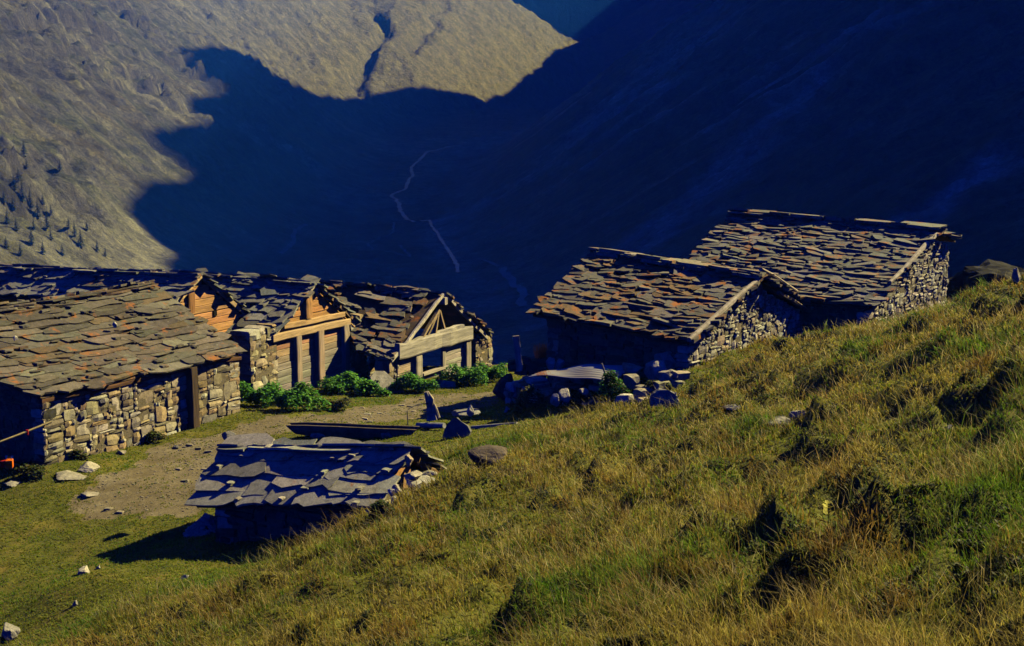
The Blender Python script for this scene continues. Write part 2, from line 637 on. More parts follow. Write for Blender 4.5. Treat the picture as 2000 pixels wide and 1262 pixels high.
def ground_h(x, y):
    x, y = np.asarray(x, float), np.asarray(y, float)
    b = base_h(x, y)
    hm = smooth(-6.9, -5.9, b + 0.25 * perlin(x * 0.3, y * 0.3))
    # tussocks stretched along the contour (roughly left-near to right-far)
    c_, s_ = cos(radians(40)), sin(radians(40))
    u_, w_ = x * c_ + y * s_, -x * s_ + y * c_
    wx = u_ + 0.5 * perlin(x * 0.5, y * 0.5)
    n1 = fbm(wx * 0.42, w_ * 0.8, 3)
    n2 = fbm(wx * 1.25 + 40, w_ * 2.0, 3)
    n3 = perlin(x * 5, y * 5)
    z = b + hm * (0.16 * n1 + 0.13 * n2) + (1 - hm) * (0.06 * n1 + 0.025 * n2) + 0.02 * n3
    shp = z.shape
    x, y, z = np.ravel(x), np.ravel(y), np.ravel(z).copy()
    for pl, A in BK:
        m_ = 6 * A
        sel = np.nonzero((x > min(p[0] for p in pl) - m_) & (x < max(p[0] for p in pl) + m_) & (y > min(p[1] for p in pl) - m_) & (y < max(p[1] for p in pl) + m_))[0]
        if not len(sel):
            continue
        xs_, ys_ = x[sel], y[sel]
        best = np.full(xs_.shape, 1e9)
        sd_ = np.zeros(xs_.shape)
        for p, q in zip(pl[:-1], pl[1:]):
            d, s = seg_dist(xs_, ys_, p, q)
            m = d < best
            best = np.where(m, d, best)
            sd_ = np.where(m, s, sd_)
        d = best * sd_ + 0.2 * A * perlin(xs_ * 2.3, ys_ * 2.3)
        far = -d                       # metres behind the lip, on the side away from the sun
        lip = np.exp(-(np.clip(d, 0, 9) / (1.5 * A)) ** 2) * 0.5 * A
        dip = np.where(d < 0, smooth(0, 0.45 * A, far) * np.exp(-(far / (2.4 * A)) ** 2) * 0.75 * A, 0)
        fade = np.exp(-(np.abs(best) / (3.2 * A)) ** 2)
        z[sel] += (np.where(d >= 0, lip, 0.5 * A * np.exp(-(far / (0.45 * A)) ** 2)) - dip) * fade
    z = z.reshape(shp)
    return z


GX0, GX1, GY0, GY1, GS = -46.0, 46.0, 2.0, 74.0, 0.15
gx = np.arange(GX0, GX1 + 1e-6, GS)
gy = np.arange(GY0, GY1 + 1e-6, GS)
XX, YY = np.meshgrid(gx, gy)
ZZ = ground_h(XX, YY)


def G(x, y):
    x, y = np.asarray(x, float), np.asarray(y, float)
    fx = np.clip((x - GX0) / GS, 0, len(gx) - 1.001)
    fy = np.clip((y - GY0) / GS, 0, len(gy) - 1.001)
    i, j = fx.astype(int), fy.astype(int)
    a, b = fx - i, fy - j
    return (ZZ[j, i] * (1 - a) + ZZ[j, i + 1] * a) * (1 - b) + (ZZ[j + 1, i] * (1 - a) + ZZ[j + 1, i + 1] * a) * b


def gpx(u, v):
    return march(u, v, G, 3.0, 60.0, 6000)


def inpoly(x, y, poly):
    r = np.zeros(x.shape, bool)
    j = len(poly) - 1
    for i in range(len(poly)):
        xi, yi, xj, yj = poly[i][0], poly[i][1], poly[j][0], poly[j][1]
        c = ((yi > y) != (yj > y)) & (x < (xj - xi) * (y - yi) / (yj - yi + 1e-12) + xi)
        r ^= c
        j = i
    return r


PATHS_PX = [[(150, 940), (260, 893), (340, 862), (480, 826), (575, 812), (640, 822), (565, 845), (470, 868), (420, 900), (430, 960), (395, 1000), (250, 1012), (135, 1008)],
            [(560, 818), (640, 806), (720, 800), (830, 776), (968, 764), (968, 792), (870, 803), (820, 818), (700, 826), (620, 836)]]
PATHS = [[march(u, v, base_h) for u, v in pl] for pl in PATHS_PX]


def dirt(x, y):
    wx = x + 0.9 * perlin(x * 0.45 + 3, y * 0.45) + 0.4 * perlin(x * 1.7, y * 1.7)
    wy = y + 0.9 * perlin(x * 0.45, y * 0.45 + 7) + 0.4 * perlin(x * 1.7 + 9, y * 1.7)
    m = np.zeros(np.shape(x), bool)
    for pl in PATHS:
        m |= inpoly(wx, wy, pl)
    return m


ny, nx = XX.shape
V_ = np.stack([XX, YY, ZZ], -1).reshape(-1, 3)
ii = (np.arange(ny - 1)[:, None] * nx + np.arange(nx - 1)[None, :]).ravel()
Q_ = np.stack([ii, ii + 1, ii + nx + 1, ii + nx], -1)
cx_, cy_ = XX[:-1, :-1].ravel() + GS / 2, YY[:-1, :-1].ravel() + GS / 2
DM = dirt(cx_, cy_)


def sub_mesh(name, V, Q, mat, **kw):
    used = np.unique(Q)
    re = np.full(len(V), -1)
    re[used] = np.arange(len(used))
    return fast_mesh(name, V[used], re[Q], np.zeros((0, 3), int), None, mat, smoothed=True, **kw)


o = sub_mesh('ground', V_, Q_[~DM], M['ground'])
o['kind'] = 'structure'
o = sub_mesh('path', V_, Q_[DM], M['path'])
o['kind'] = 'structure'

# ------------------------------------------------------------------ the mountains (far terrain)


def valley(x, y):
    """floor, left mountainside and moraine headwall, without the right mountain"""
    zf = np.interp(y, [-80, 60, 200, 350, 700, 1100, 1350, 1500, 2000], [-47, -47, -50, -47, -43, -8, 24, 46, 52])
    toe = np.interp(x, [-420, -300, -165, -120, -65, 0, 95, 250], [1180, 1230, 1300, 1370, 1500, 1650, 1850, 2080])
    yc = toe + np.interp(x, [-260, -60, 60, 130, 200], [900, 720, 520, 440, 430])
    q = y - toe
    hw = 0.36 * np.minimum(q, yc - toe) - 0.25 * np.clip(y - yc, 0, 200) + 0.9 * np.clip(y - yc - 260, 0, 2000)
    hw = np.where(q > 40, hw, 0.36 * (np.clip(q, -40, 40) + 40) ** 2 / 160)
    zf = zf + hw
    xL = np.interp(y, [0, 400, 600, 1100, 1500, 2000], [-115, -115, -115, -134, -190, -300])
    e = xL - x
    left = 0.76 * np.where(e > 30, e, np.where(e < -30, 0, (e + 30) ** 2 / 120))
    return zf + left


def right_base(x, y):
    xR = np.interp(y, [0, 350, 700, 1100, 1500, 1700, 2000], [8, 8, -43, -22, 62, 96, 150])
    kk = np.interp(y, [0, 200, 400, 800, 2800], [0.30, 0.44, 0.56, 0.68, 0.70])
    e = x - xR
    return kk * np.where(e > 25, e, np.where(e < -25, 0, (e + 25) ** 2 / 100))


# where the mountain's shadow ends in the picture, followed back along the sun's rays to its ridge at x = XR
XR = 800.0
EDGE = [(345, 520), (335, 490), (240, 407), (300, 384), (385, 350), (318, 302), (282, 262), (335, 250), (408, 237), (368, 200), (372, 188), (446, 172),
        (395, 128), (345, 93), (430, 90), (500, 118), (560, 152), (640, 186), (720, 190), (800, 204), (900, 218), (980, 202), (1075, 168), (1155, 128), (1230, 84)]


def far_px(u, v, h=None):
    d = ray(u, v)
    Y = np.geomspace(75, 3200, 6000)
    x, z = d[0] * Y, d[2] * Y
    g = valley(x, Y) + right_base(x, Y) if h is None else h(x, Y)
    k_ = np.nonzero(z < g)[0]
    i = k_[0] if len(k_) else -1
    return np.array([x[i], Y[i], z[i]])


HY, HZ = np.array([-100.0, 3600]), np.array([500.0, 500])


CLIFFS = [far_px(u, v)[:2].tolist() + [r_] for u, v, r_ in ((60, 70, 22), (120, 95, 30), (190, 60, 24), (150, 130, 22), (390, 150, 30), (300, 180, 24), (60, 420, 20), (20, 330, 18), (240, 25, 26), (90, 30, 30))]


def mountains(x, y, detail=True):
    v = valley(x, y)
    rb = right_base(x, y)
    z = v + rb
    Hr = np.interp(y, HY, HZ)
    t = np.clip((x - 400) / (XR - 400), 0, 1)
    z = np.where(x > 400, z * (1 - t) + Hr * t, z)
    z = np.where(x > XR, Hr - 0.8 * (x - XR), z)
    if detail:
        xL = np.interp(y, [0, 400, 600, 1100, 1500, 2000], [-115, -115, -115, -134, -190, -300])
        lm = smooth(-10, 70, xL - x)
        rm = smooth(10, 80, rb) * (1 - smooth(700, 790, x))
        hm = smooth(1360, 1480, y) * (1 - lm) * (1 - smooth(0, 60, rb))
        cr = smooth(0.05, 0.5, fbm(x / 95 + 3.7, y / 120 + 1.3, 3))
        d = 0
        # craggy bands and gullies that run down the fall line
        d = d + lm * (5.0 * fbm(x / 70, y / 26, 4) + cr * (7.5 * ridged(x / 34 + 9, y / 22, 4) - 3) + 1.6 * ridged(x / 14, y / 7, 3))
        # cliff bands: the slope breaks into steps with ragged vertical faces
        cz = np.zeros(np.shape(x))
        for cx0, cy0, cr_ in CLIFFS:
            cz = np.maximum(cz, np.exp(-((np.hypot(x - cx0, (y - cy0) * .8) + 10 * perlin(x / 20, y / 20)) / cr_) ** 4))
        cz = np.maximum(cz, .55 * smooth(.25, .6, fbm(x / 60 + 21, y / 80 + 5, 3))) * lm
        hh_ = (z + 6 * fbm(x / 30, y / 30, 3)) / 13.0
        fr_ = hh_ - np.floor(hh_)
        d = d + cz * (12.0 * (smooth(.38, .6, fr_) - fr_) + 2.6 * ridged(x / 9, y / 6.5, 3))
        d = d + (lm * .9 + hm * .7) * np.clip(perlin(x / 5.5, y / 5.5) - .25, 0, 1) * 4.6
        d = d + rm * (7 * fbm(x / 120, y / 40, 4) + 3 * ridged(x / 45, y / 16, 3))
        d = d + hm * (6 * fbm(x / 70, y / 80, 4) + 1.6 * ridged(x / 12, y / 14, 3))
        d = d + 0.8 * fbm(x / 12, y / 12, 3)
        z = z + d
    return z


prof = []
for u, v in EDGE:
    p = far_px(u, v, mountains)
    t = (XR - p[0]) / SUN[0]
    prof.append((p[1] + t * SUN[1], p[2] + t * SUN[2]))
prof = np.array(prof)
order = np.argsort(prof[:, 0])
prof = prof[order]
HY = np.concatenate([[-100, 480, 560, 624, 850], prof[:, 0], [prof[-1, 0] + 60, prof[-1, 0] + 200, 3600]])
HZ = np.concatenate([[500, 620, 650, 668, 705], prof[:, 1], [prof[-1, 1] + 90, prof[-1, 1] + 330, prof[-1, 1] + 500]])

GULLY = [far_px(u, v) for u, v in [(735, 25), (752, 55), (722, 95), (705, 130), (692, 160), (712, 184)]]
CRACK = [far_px(u, v) for u, v in [(870, 5), (830, 25), (850, 40), (820, 75), (790, 100)]]


def far_h(x, y):
    z = mountains(x, y)
    for pl, wdt, dep in ((GULLY, 9, 14), (CRACK, 9, 11)):
        best = np.full(np.shape(x), 1e9)
        for p, q in zip(pl[:-1], pl[1:]):
            best = np.minimum(best, seg_dist(x, y, p, q)[0])
        best = best + 3 * perlin(x / 11, y / 11)
        z = z - dep * np.exp(-(np.clip(best, 0, 1e4) / wdt) ** 2)
    return z


ys = np.concatenate([np.arange(-80, 60, 20), 60 * 1.005 ** np.arange(0, 800)])
ys = ys[ys < 3200]
xs = np.concatenate([np.arange(-900, -420, 16), np.arange(-420, 200, 2.2), np.arange(200, 790, 12), [790, 796, 800, 804, 812], np.arange(830, 1500, 40)])
FX, FY = np.meshgrid(xs, ys)
FZ = far_h(FX, FY)
# colours of the ground itself: turf, bare rock, scree, moraine
gzx = np.gradient(FZ, axis=1) / np.gradient(FX, axis=1)
gzy = np.gradient(FZ, axis=0) / np.gradient(FY, axis=0)
steep = np.hypot(gzx, gzy)
n_a = fbm(FX / 60 + 5, FY / 45, 4)
n_b = fbm(FX / 23, FY / 9 + 3, 4)
turf = np.array([0.068, 0.062, 0.030])
turf2 = np.array([0.050, 0.056, 0.024])
rock = np.array([0.085, 0.086, 0.084])
scree = np.array([0.120, 0.122, 0.108])
mor = np.array([0.112, 0.114, 0.100])
w1 = smooth(-0.3, 0.5, n_a)[..., None]
C_ = turf * w1 + turf2 * (1 - w1)
w2 = np.maximum(smooth(0.82, 1.15, steep + 0.25 * n_b), smooth(0.35, 0.75, n_b + 0.3 * n_a) * 0.75)[..., None]
C_ = C_ * (1 - w2) + rock * w2
w2b = smooth(1.15, 1.9, steep)[..., None]
C_ = C_ * (1 - w2b) + np.array([.05, .048, .048]) * w2b
w3 = (smooth(0.25, 0.6, fbm(FX / 150 + 9, FY / 22, 3)) * 0.8)[..., None]
C_ = C_ * (1 - w3) + scree * w3
w4 = (smooth(900, 1250, FY + 60 * n_a) * (0.75 + 0.25 * smooth(-0.3, 0.3, n_b)))[..., None]
C_ = C_ * (1 - w4) + mor * w4
spk = np.clip(perlin(FX / 6.0, FY / 6.0) + .6 * perlin(FX / 2.6, FY / 3.1), -1, 1)[..., None]
C_ = C_ * (1 + .3 * spk)
rmask = smooth(0, 60, right_base(FX, FY))[..., None] * (1 - smooth(1000, 1500, FY))[..., None]
fl = (smooth(-45, 10, FX - np.interp(FY, [0, 400, 600, 1100, 1500, 2000], [-115, -115, -115, -134, -190, -300])) * (1 - smooth(0, 40, right_base(FX, FY))) * (1 - smooth(1150, 1400, FY)))[..., None]
C_ = C_ * (1 - fl) + np.array([.21, .21, .185]) * (1 + .5 * np.clip(fbm(FX / 40, FY / 70, 4), -.8, .8))[..., None] * fl
gl = smooth(0.28, 0.6, fbm(FX / 260 + 2.2, FY / 34 + 4, 3))[..., None]
C_ = C_ * (1 - rmask) + (np.array([0.12, 0.13, 0.11]) * (1 - gl) + np.array([0.38, 0.38, 0.36]) * gl) * rmask
# pale scree chutes on the shaded flanks
for pl_, wd_, k_ in (([(1240, 490), (1330, 410), (1450, 300), (1580, 180)], 13, .75), ([(1790, 425), (1870, 375), (1935, 340)], 6, .8), ([(870, 425), (960, 395), (1060, 330), (1180, 215), (1300, 170)], 12, .7),
                     ([(1150, 250), (1250, 160), (1400, 10)], 34, .55), ([(1178, 205), (1230, 186), (1285, 166)], 5, .95), ([(480, 250), (600, 310), (700, 400)], 16, .45),
                     ([(900, 300), (1000, 260), (1120, 190)], 22, .5), ([(1040, 640), (1120, 560), (1230, 470)], 6, .5), ([(840, 440), (900, 520), (960, 600)], 9, .5)):
    q_ = [far_px(u, v, far_h) for u, v in pl_]
    best = np.full(FX.shape, 1e9)
    for a_, b_ in zip(q_[:-1], q_[1:]):
        best = np.minimum(best, seg_dist(FX, FY, a_, b_)[0])
    m_ = (k_ * np.exp(-((best + 5 * fbm(FX / 18, FY / 18, 3)) / wd_) ** 2))[..., None] * (.75 + .25 * spk)
    m_ = np.clip(m_, 0, 1)
    C_ = C_ * (1 - m_) + np.array([.62, .62, .60]) * m_
fny, fnx = FX.shape
fi = (np.arange(fny - 1)[:, None] * fnx + np.arange(fnx - 1)[None, :]).ravel()
o = fast_mesh('mountains', np.stack([FX, FY, FZ], -1).reshape(-1, 3), np.stack([fi, fi + 1, fi + fnx + 1, fi + fnx], -1), np.zeros((0, 3), int),
              C_.reshape(-1, 3), M['mountain'], dom='POINT', smoothed=True)
o['kind'] = 'structure'


def ribbon(name, px, width, mat, lift=0.5, n=10):
    cp = [far_px(u, v, far_h) for u, v in px]
    pl = []
    for p, q in zip(cp[:-1], cp[1:]):
        for i in range(n):
            pl.append(p + (q - p) * i / n)
    pl.append(cp[-1])
    pl = np.array(pl)
    pl[:, 0] += 0.5 * width * perlin(pl[:, 1] / 9, pl[:, 0] / 9)
    L, R = [], []
    for i in range(len(pl)):
        t = pl[min(i + 1, len(pl) - 1)] - pl[max(i - 1, 0)]
        nrm = np.array([-t[1], t[0]])
        nrm /= np.linalg.norm(nrm) + 1e-9
        wdt = width * (0.6 + 0.4 * random.Random(i).random())
        for lst, s in ((L, 1), (R, -1)):
            q = pl[i, :2] + nrm * s * wdt / 2
            lst.append((q[0], q[1], float(far_h(np.array([q[0]]), np.array([q[1]]))[0]) + lift))
    m = len(L)
    ob = fast_mesh(name, np.array(L + R), np.array([(i, i + m, i + m + 1, i + 1) for i in range(m - 1)]), np.zeros((0, 3), int), None, mat)
    ob['kind'] = 'structure'
    return ob


ribbon('stream', [(900, 285), (862, 292), (832, 300), (802, 328), (806, 345), (790, 372), (764, 382), (780, 400), (782, 415), (800, 432), (840, 432)], 3.2, M['water'], 0.6)
ribbon('stream', [(838, 432), (862, 470), (885, 505), (897, 535)], 1.8, M['water'], 0.6)
ribbon('path', [(980, 525), (1000, 548), (1018, 572), (1028, 600)], 3.2, M['trail'], 0.4)
ribbon('path', [(600, 440), (578, 450), (570, 475), (552, 498)], 2.6, M['trail'], 0.4)
ribbon('path', [(770, 435), (768, 455), (715, 478), (730, 490), (800, 504), (780, 480)], 1.6, M['trail'], 0.4)
ribbon('path', [(900, 510), (945, 510), (975, 522)], 1.5, M['trail'], 0.4)

# ------------------------------------------------------------------ air
hz = MB()
hz.box((300, 1460, 620), (1260, 0, 0), (0, 1560, 0), (0, 0, 760), (1, 1, 1))
km = bpy.data.materials.new('mountain_air')
km.use_nodes = True
_t = km.node_tree
_t.nodes.remove(_t.nodes['Principled BSDF'])
_v = _t.nodes.new('ShaderNodeVolumePrincipled')
_v.inputs['Color'].default_value = (0.015, 0.12, 1.0, 1)
_v.inputs['Absorption Color'].default_value = (1, 1, 1, 1)
_v.inputs['Density'].default_value = 0.00050
_t.links.new(_v.outputs[0], _t.nodes['Material Output'].inputs['Volume'])
o = hz.obj('haze', km)
o['kind'] = 'stuff'

# ------------------------------------------------------------------ building kit
UP = np.array([0, 0, 1.0])


class Frame:
    """local axes of a building: s along the gable to the right, t along the ridge away from the gable, z up; origin on the ground"""

    def __init__(self, bx, by, zg, a):
        self.o = np.array([bx, by, zg], float)
        self.a = radians(a)
        self.d = np.array([cos(self.a), sin(self.a), 0])
        self.r = np.array([-sin(self.a), cos(self.a), 0])

    def loc(self, p):
        q = np.asarray(p, float) - self.o
        return np.array([q @ self.d, q @ self.r, q[2]])

    def world(self, q):
        return self.o + self.d * q[0] + self.r * q[1] + UP * q[2]

    def px(self, u, v, t=0.0):
        dr = ray(u, v)
        return self.loc(dr * ((t + self.o @ self.r) / (dr @ self.r)))

    def ps(self, u, v, s=0.0):
        dr = ray(u, v)
        return self.loc(dr * ((s + self.o @ self.d) / (dr @ self.d)))


def vary(c, rng, a=0.15, h=0.05):
    k_ = 1 + rng.uniform(-a, a)
    return tuple(max(0.004, x * k_ * (1 + rng.uniform(-h, h))) for x in c)


SLATE = [(.24, .24, .215), (.30, .295, .26), (.19, .19, .175), (.26, .23, .185), (.22, .225, .205)]
SLATE_BLUE = [(.33, .33, .28), (.41, .40, .34), (.27, .275, .235), (.36, .34, .28)]
SLATE_BROWN = [(.205, .185, .155), (.25, .23, .195), (.16, .15, .13), (.24, .165, .10), (.20, .195, .17)]
SLATE_WARM = [(.125, .112, .094), (.15, .132, .112), (.102, .090, .08), (.145, .108, .075), (.122, .115, .10), (.165, .153, .13)]
STONES = [(.44, .37, .25), (.50, .44, .33), (.37, .28, .17), (.33, .30, .25), (.42, .32, .19), (.54, .50, .42), (.25, .21, .15)]
STONES_SHADED = [(.11, .105, .09), (.14, .13, .11), (.09, .085, .075), (.12, .11, .09)]  # shade put into the stone colour, for walls turned from the sun
STONES_GREY = [(.48, .45, .37), (.56, .53, .45), (.38, .35, .28), (.44, .37, .27), (.62, .58, .50), (.30, .27, .22), (.50, .47, .40)]


def plate(rng, w, h, ragged=0.16):
    """outline of a split slate: roughly w by h, corners knocked off, edges wandering"""
    q = []
    cw = [rng.uniform(0.03, 0.3) for _ in range(8)]
    base = [(-.5 + cw[0] * .6, -.5), (-.15, -.5), (.2, -.5), (.5 - cw[1] * .6, -.5), (.5, -.5 + cw[2]), (.5, .5 - cw[3]),
            (.5 - cw[4], .5), (0, .5), (-.5 + cw[5], .5), (-.5, .5 - cw[6]), (-.5, -.5 + cw[7])]
    for a, b in base:
        q.append((w * (a + rng.uniform(-ragged, ragged) * .55), h * (b + rng.uniform(-ragged, ragged))))
    return q


def roof(name, parent, mat, EL, ER, RL, RR, seed, expo=.24, wr=(.4, 1.1), th=.045, tilt=9, pal=SLATE, rough=3.0, ragged=.16, sag=0.0,
         cap=True, cap_col=None, over=.1, big=1.9, capw=.8, caplift=.05, layers=2):
    """one roof slope of split stone slabs, laid in courses from the eave up; slabs stay one mesh (they are its surface)"""
    rng = random.Random(seed)
    EL, ER, RL, RR = map(lambda q: np.asarray(q, float), (EL, ER, RL, RR))
    mb = MB()

    def S(p, q):
        a = EL + (ER - EL) * p
        b = RL + (RR - RL) * p
        z = a + (b - a) * q
        return z - UP * sag * 4 * p * (1 - p) * q
    L = np.linalg.norm(ER - EL)
    Hs = np.linalg.norm((RR + RL - ER - EL) / 2)
    # boarding and rafters under the slabs
    n0 = np.cross(ER - EL, RL - EL)
    n0 /= np.linalg.norm(n0)
    if n0[2] < 0:
        n0 = -n0
    vs = [S(p, q) - n0 * (.06 + k_) for k_ in (0, .06) for p in (0.01, .5, 0.99) for q in (0.01, 1)]
    fs = [(0, 2, 3, 1), (2, 4, 5, 3), (6, 7, 9, 8), (8, 9, 11, 10), (0, 6, 8, 2), (2, 8, 10, 4), (1, 3, 9, 7), (3, 5, 11, 9), (0, 1, 7, 6), (4, 10, 11, 5)]
    mb.add(vs, fs, (.10, .07, .05))
    nrow = max(3, int(Hs / expo))
    for i in range(nrow + 1):
        q0 = i / nrow
        p = -over / L * rng.uniform(.4, 1.3)
        while p < 1.0 + over / L * .3:
            w = rng.uniform(*wr)
            if rng.random() < .25:
                w *= .55
            h = expo * rng.uniform(1.25, big)
            pc = p + w / 2 / L
            pc = min(pc, 1 + over / L - w / 2 / L * rng.uniform(.7, 1))
            qc = q0 + (h * .5 - rng.uniform(-.25, .5) * expo) / Hs
            if i == nrow:
                qc = min(qc, 1 - h * .35 / Hs)
            c = S(pc, qc)
            A = S(pc + .01, qc) - S(pc - .01, qc)
            A /= np.linalg.norm(A)
            B = S(pc, qc + .01) - S(pc, qc - .01)
            B /= np.linalg.norm(B)
            N = np.cross(A, B)
            if N[2] < 0:
                N = -N
            ti = radians(tilt + rng.gauss(0, rough))
            ro = rng.gauss(0, rough * .014)
            ya = rng.gauss(0, .05 + rough * .006)
            B2 = B * cos(ti) - N * sin(ti)
            N2 = N * cos(ti) + B * sin(ti)
            A2 = A * cos(ro) + N2 * sin(ro)
            N2 = np.cross(A2, B2)
            if N2[2] < 0:
                N2 = -N2
            A3 = A2 * cos(ya) + B2 * sin(ya)
            B3 = -A2 * sin(ya) + B2 * cos(ya)
            t_ = th * rng.uniform(.7, 1.6)
            c = c + N * (.035 + h * .5 * sin(radians(tilt)) + rng.uniform(-.01, .02))
            o_ = plate(rng, w * 1.06, h, ragged)
            warp = rng.uniform(-.012, .012)
            o_ = [(a, b, warp * (a / w) * 2) for a, b in o_]
            col = vary(rng.choice(pal), rng, .22, .05)
            mb.slab(c, A3, B3, N2, o_, t_, col, rng)
            p += w / L * rng.uniform(.86, 1.0)
        # odd small stones wedged under the slabs
        for _ in range(int(L / 1.1)):
            p_, q_ = rng.random(), min(.97, q0 + rng.uniform(0, .5) / nrow)
            c = S(p_, q_)
            mb.stone(c + n0 * .07, (rng.uniform(.06, .16), 0, 0), (0, rng.uniform(.05, .12), 0), (0, 0, rng.uniform(.015, .04)), vary(rng.choice(pal), rng), rng)
    if cap:
        B = (RL - EL) / np.linalg.norm(RL - EL)
        bh = np.array([B[0], B[1], 0])
        bh /= np.linalg.norm(bh)
        for layer in range(layers):
            p = -over / L
            while p < 1 + over / L * .5:
                w = rng.uniform(wr[0] * .9, wr[1] * 1.1)
                pc = min(p + w / 2 / L, 1 + (over - w / 2) / L)
                A = S(min(pc, 1) + .01, 1) - S(min(pc, 1) - .01, 1)
                A /= np.linalg.norm(A)
                ti = radians(rng.gauss(-4, 2.5))
                B2 = bh * cos(ti) + UP * sin(ti)
                N2 = np.cross(A, B2)
                if N2[2] < 0:
                    N2 = -N2
                h = capw * rng.uniform(.75, 1.2)
                c = S(pc, 1) + UP * (caplift + .075 * layer + rng.uniform(0, .02)) + bh * rng.uniform(-.08, .08)
                mb.slab(c, A, B2, N2, plate(rng, w * 1.05, h, ragged * .8), th * rng.uniform(1.0, 1.8), vary(rng.choice(cap_col or pal), rng, .2), rng)
                p += w / L * rng.uniform(.8, .98)
    return mb.obj(name, mat, parent)


def stones_on(mb, rng, org, sdir, ndir, s0, s1, zb, zt, pal, wr=(.14, .5), hr=(.08, .24), depth=.16, proud=.035, core=True, joint=.004, tall=.12, dz=.02):
    """rubble masonry: skyline packing of irregular stones on the plane org + s*sdir + z*up, facing ndir; zb, zt are functions of s"""
    org, sdir, ndir = map(lambda q: np.asarray(q, float), (org, sdir, ndir))
    n = max(4, int((s1 - s0) / dz))
    ss = s0 + (np.arange(n) + .5) * (s1 - s0) / n
    Ht = np.array([zb(s) - .15 for s in ss])
    top = np.array([zt(s) for s in ss])
    guard = 0
    while guard < 6000:
        guard += 1
        open_ = np.nonzero(Ht < top - .03)[0]
        if not len(open_):
            break
        i = open_[np.argmin(Ht[open_])]
        z0 = Ht[i]
        a = i
        while a > 0 and Ht[a - 1] <= z0 + .03 and Ht[a - 1] < top[a - 1] - .03:
            a -= 1
        b = i
        while b < n - 1 and Ht[b + 1] <= z0 + .03 and Ht[b + 1] < top[b + 1] - .03:
            b += 1
        span = b - a + 1
        wmax = int((rng.uniform(*wr) if rng.random() < .7 else rng.uniform(wr[0] * .5, wr[0] * 1.2)) / dz)
        if span < .09 / dz:
            nb = [Ht[a - 1]] if a > 0 else []
            nb += [Ht[b + 1]] if b < n - 1 else []
            zn = min(nb) if nb else z0 + .1
            if zn - z0 < .25 and span > 2:
                mb.stone(org + sdir * ss[a:b + 1].mean() + UP * (z0 + zn) / 2 - ndir * (depth - .02), sdir * span * dz / 2 * .9, ndir * depth, UP * (zn - z0) / 2 * .9, vary(rng.choice(pal), rng, .25), rng)
            Ht[a:b + 1] = max(zn, z0 + .03)
            continue
        w = min(span, wmax)
        if span - w < .1 / dz:
            w = span
        if w * dz > wr[1] * 1.3:
            w = int(w * rng.uniform(.4, .6))
        a2 = a if rng.random() < .5 else b - w + 1
        h = rng.uniform(*hr) if rng.random() < .62 else rng.uniform(hr[0] * .55, hr[0] * 1.2)
        if rng.random() < tall:
            h *= 1.7
        h = min(h, w * dz * 1.15)
        sl = slice(a2, a2 + w)
        base = Ht[sl].mean()
        h = min(h, max(.05, top[sl].mean() - base + .05))
        W_ = w * dz / 2 - joint
        Hh = h / 2 - joint * .8
        cs = ss[sl].mean()
        mb.stone(org + sdir * cs + UP * (base + h / 2) - ndir * (depth - rng.uniform(-proud, proud)), sdir * W_, ndir * depth, UP * Hh,
                 vary(rng.choice(pal), rng, .22, .06), rng, rnd=.13, jit=.10)
        Ht[sl] = base + h
    if core:
        m = 12
        sv = np.linspace(s0 + .03, s1 - .03, m)
        vs = [org + sdir * s + UP * (zb(s) - .4) - ndir * (.035 + kk) for kk in (0, depth * 1.2) for s in sv] + \
             [org + sdir * s + UP * (zt(s) - .06) - ndir * (.035 + kk) for kk in (0, depth * 1.2) for s in sv]
        fs = []
        for i in range(m - 1):
            fs += [(i, i + 1, 2 * m + i + 1, 2 * m + i), (m + i, 3 * m + i, 3 * m + i + 1, m + i + 1), (2 * m + i, 2 * m + i + 1, 3 * m + i + 1, 3 * m + i)]
        fs += [(0, 2 * m, 3 * m, m), (m - 1, 2 * m - 1, 4 * m - 1, 3 * m - 1)]
        mb.add(vs, fs, (.20, .17, .12))


def lin(p, q):
    """z as a function of s through two (s, z) points"""
    return lambda s: p[1] + (q[1] - p[1]) * (s - p[0]) / (q[0] - p[0] + 1e-9)


def pl_fn(pts_):
    xs_ = [p[0] for p in pts_]
    zs_ = [p[1] for p in pts_]
    return lambda s: float(np.interp(s, xs_, zs_))


def planks(mb, rng, s0f, s1f, z0, z1, t, hr, colf, thick=.06, jit=.012):
    """horizontal squared timbers between s0f(z) and s1f(z); front face at t"""
    z = z0
    while z < z1 - .02:
        h = min(rng.uniform(*hr), z1 - z)
        zm = z + h / 2
        a, b = s0f(zm), s1f(zm)
        if b - a > .05:
            tj = t + rng.uniform(-jit, jit)
            mb.beam((a, tj + thick / 2, zm), (b, tj + thick / 2, zm + rng.uniform(-.01, .01)), thick, h * .97, colf(zm, rng), rng=rng, seg=4, rough=.006)
        z += h


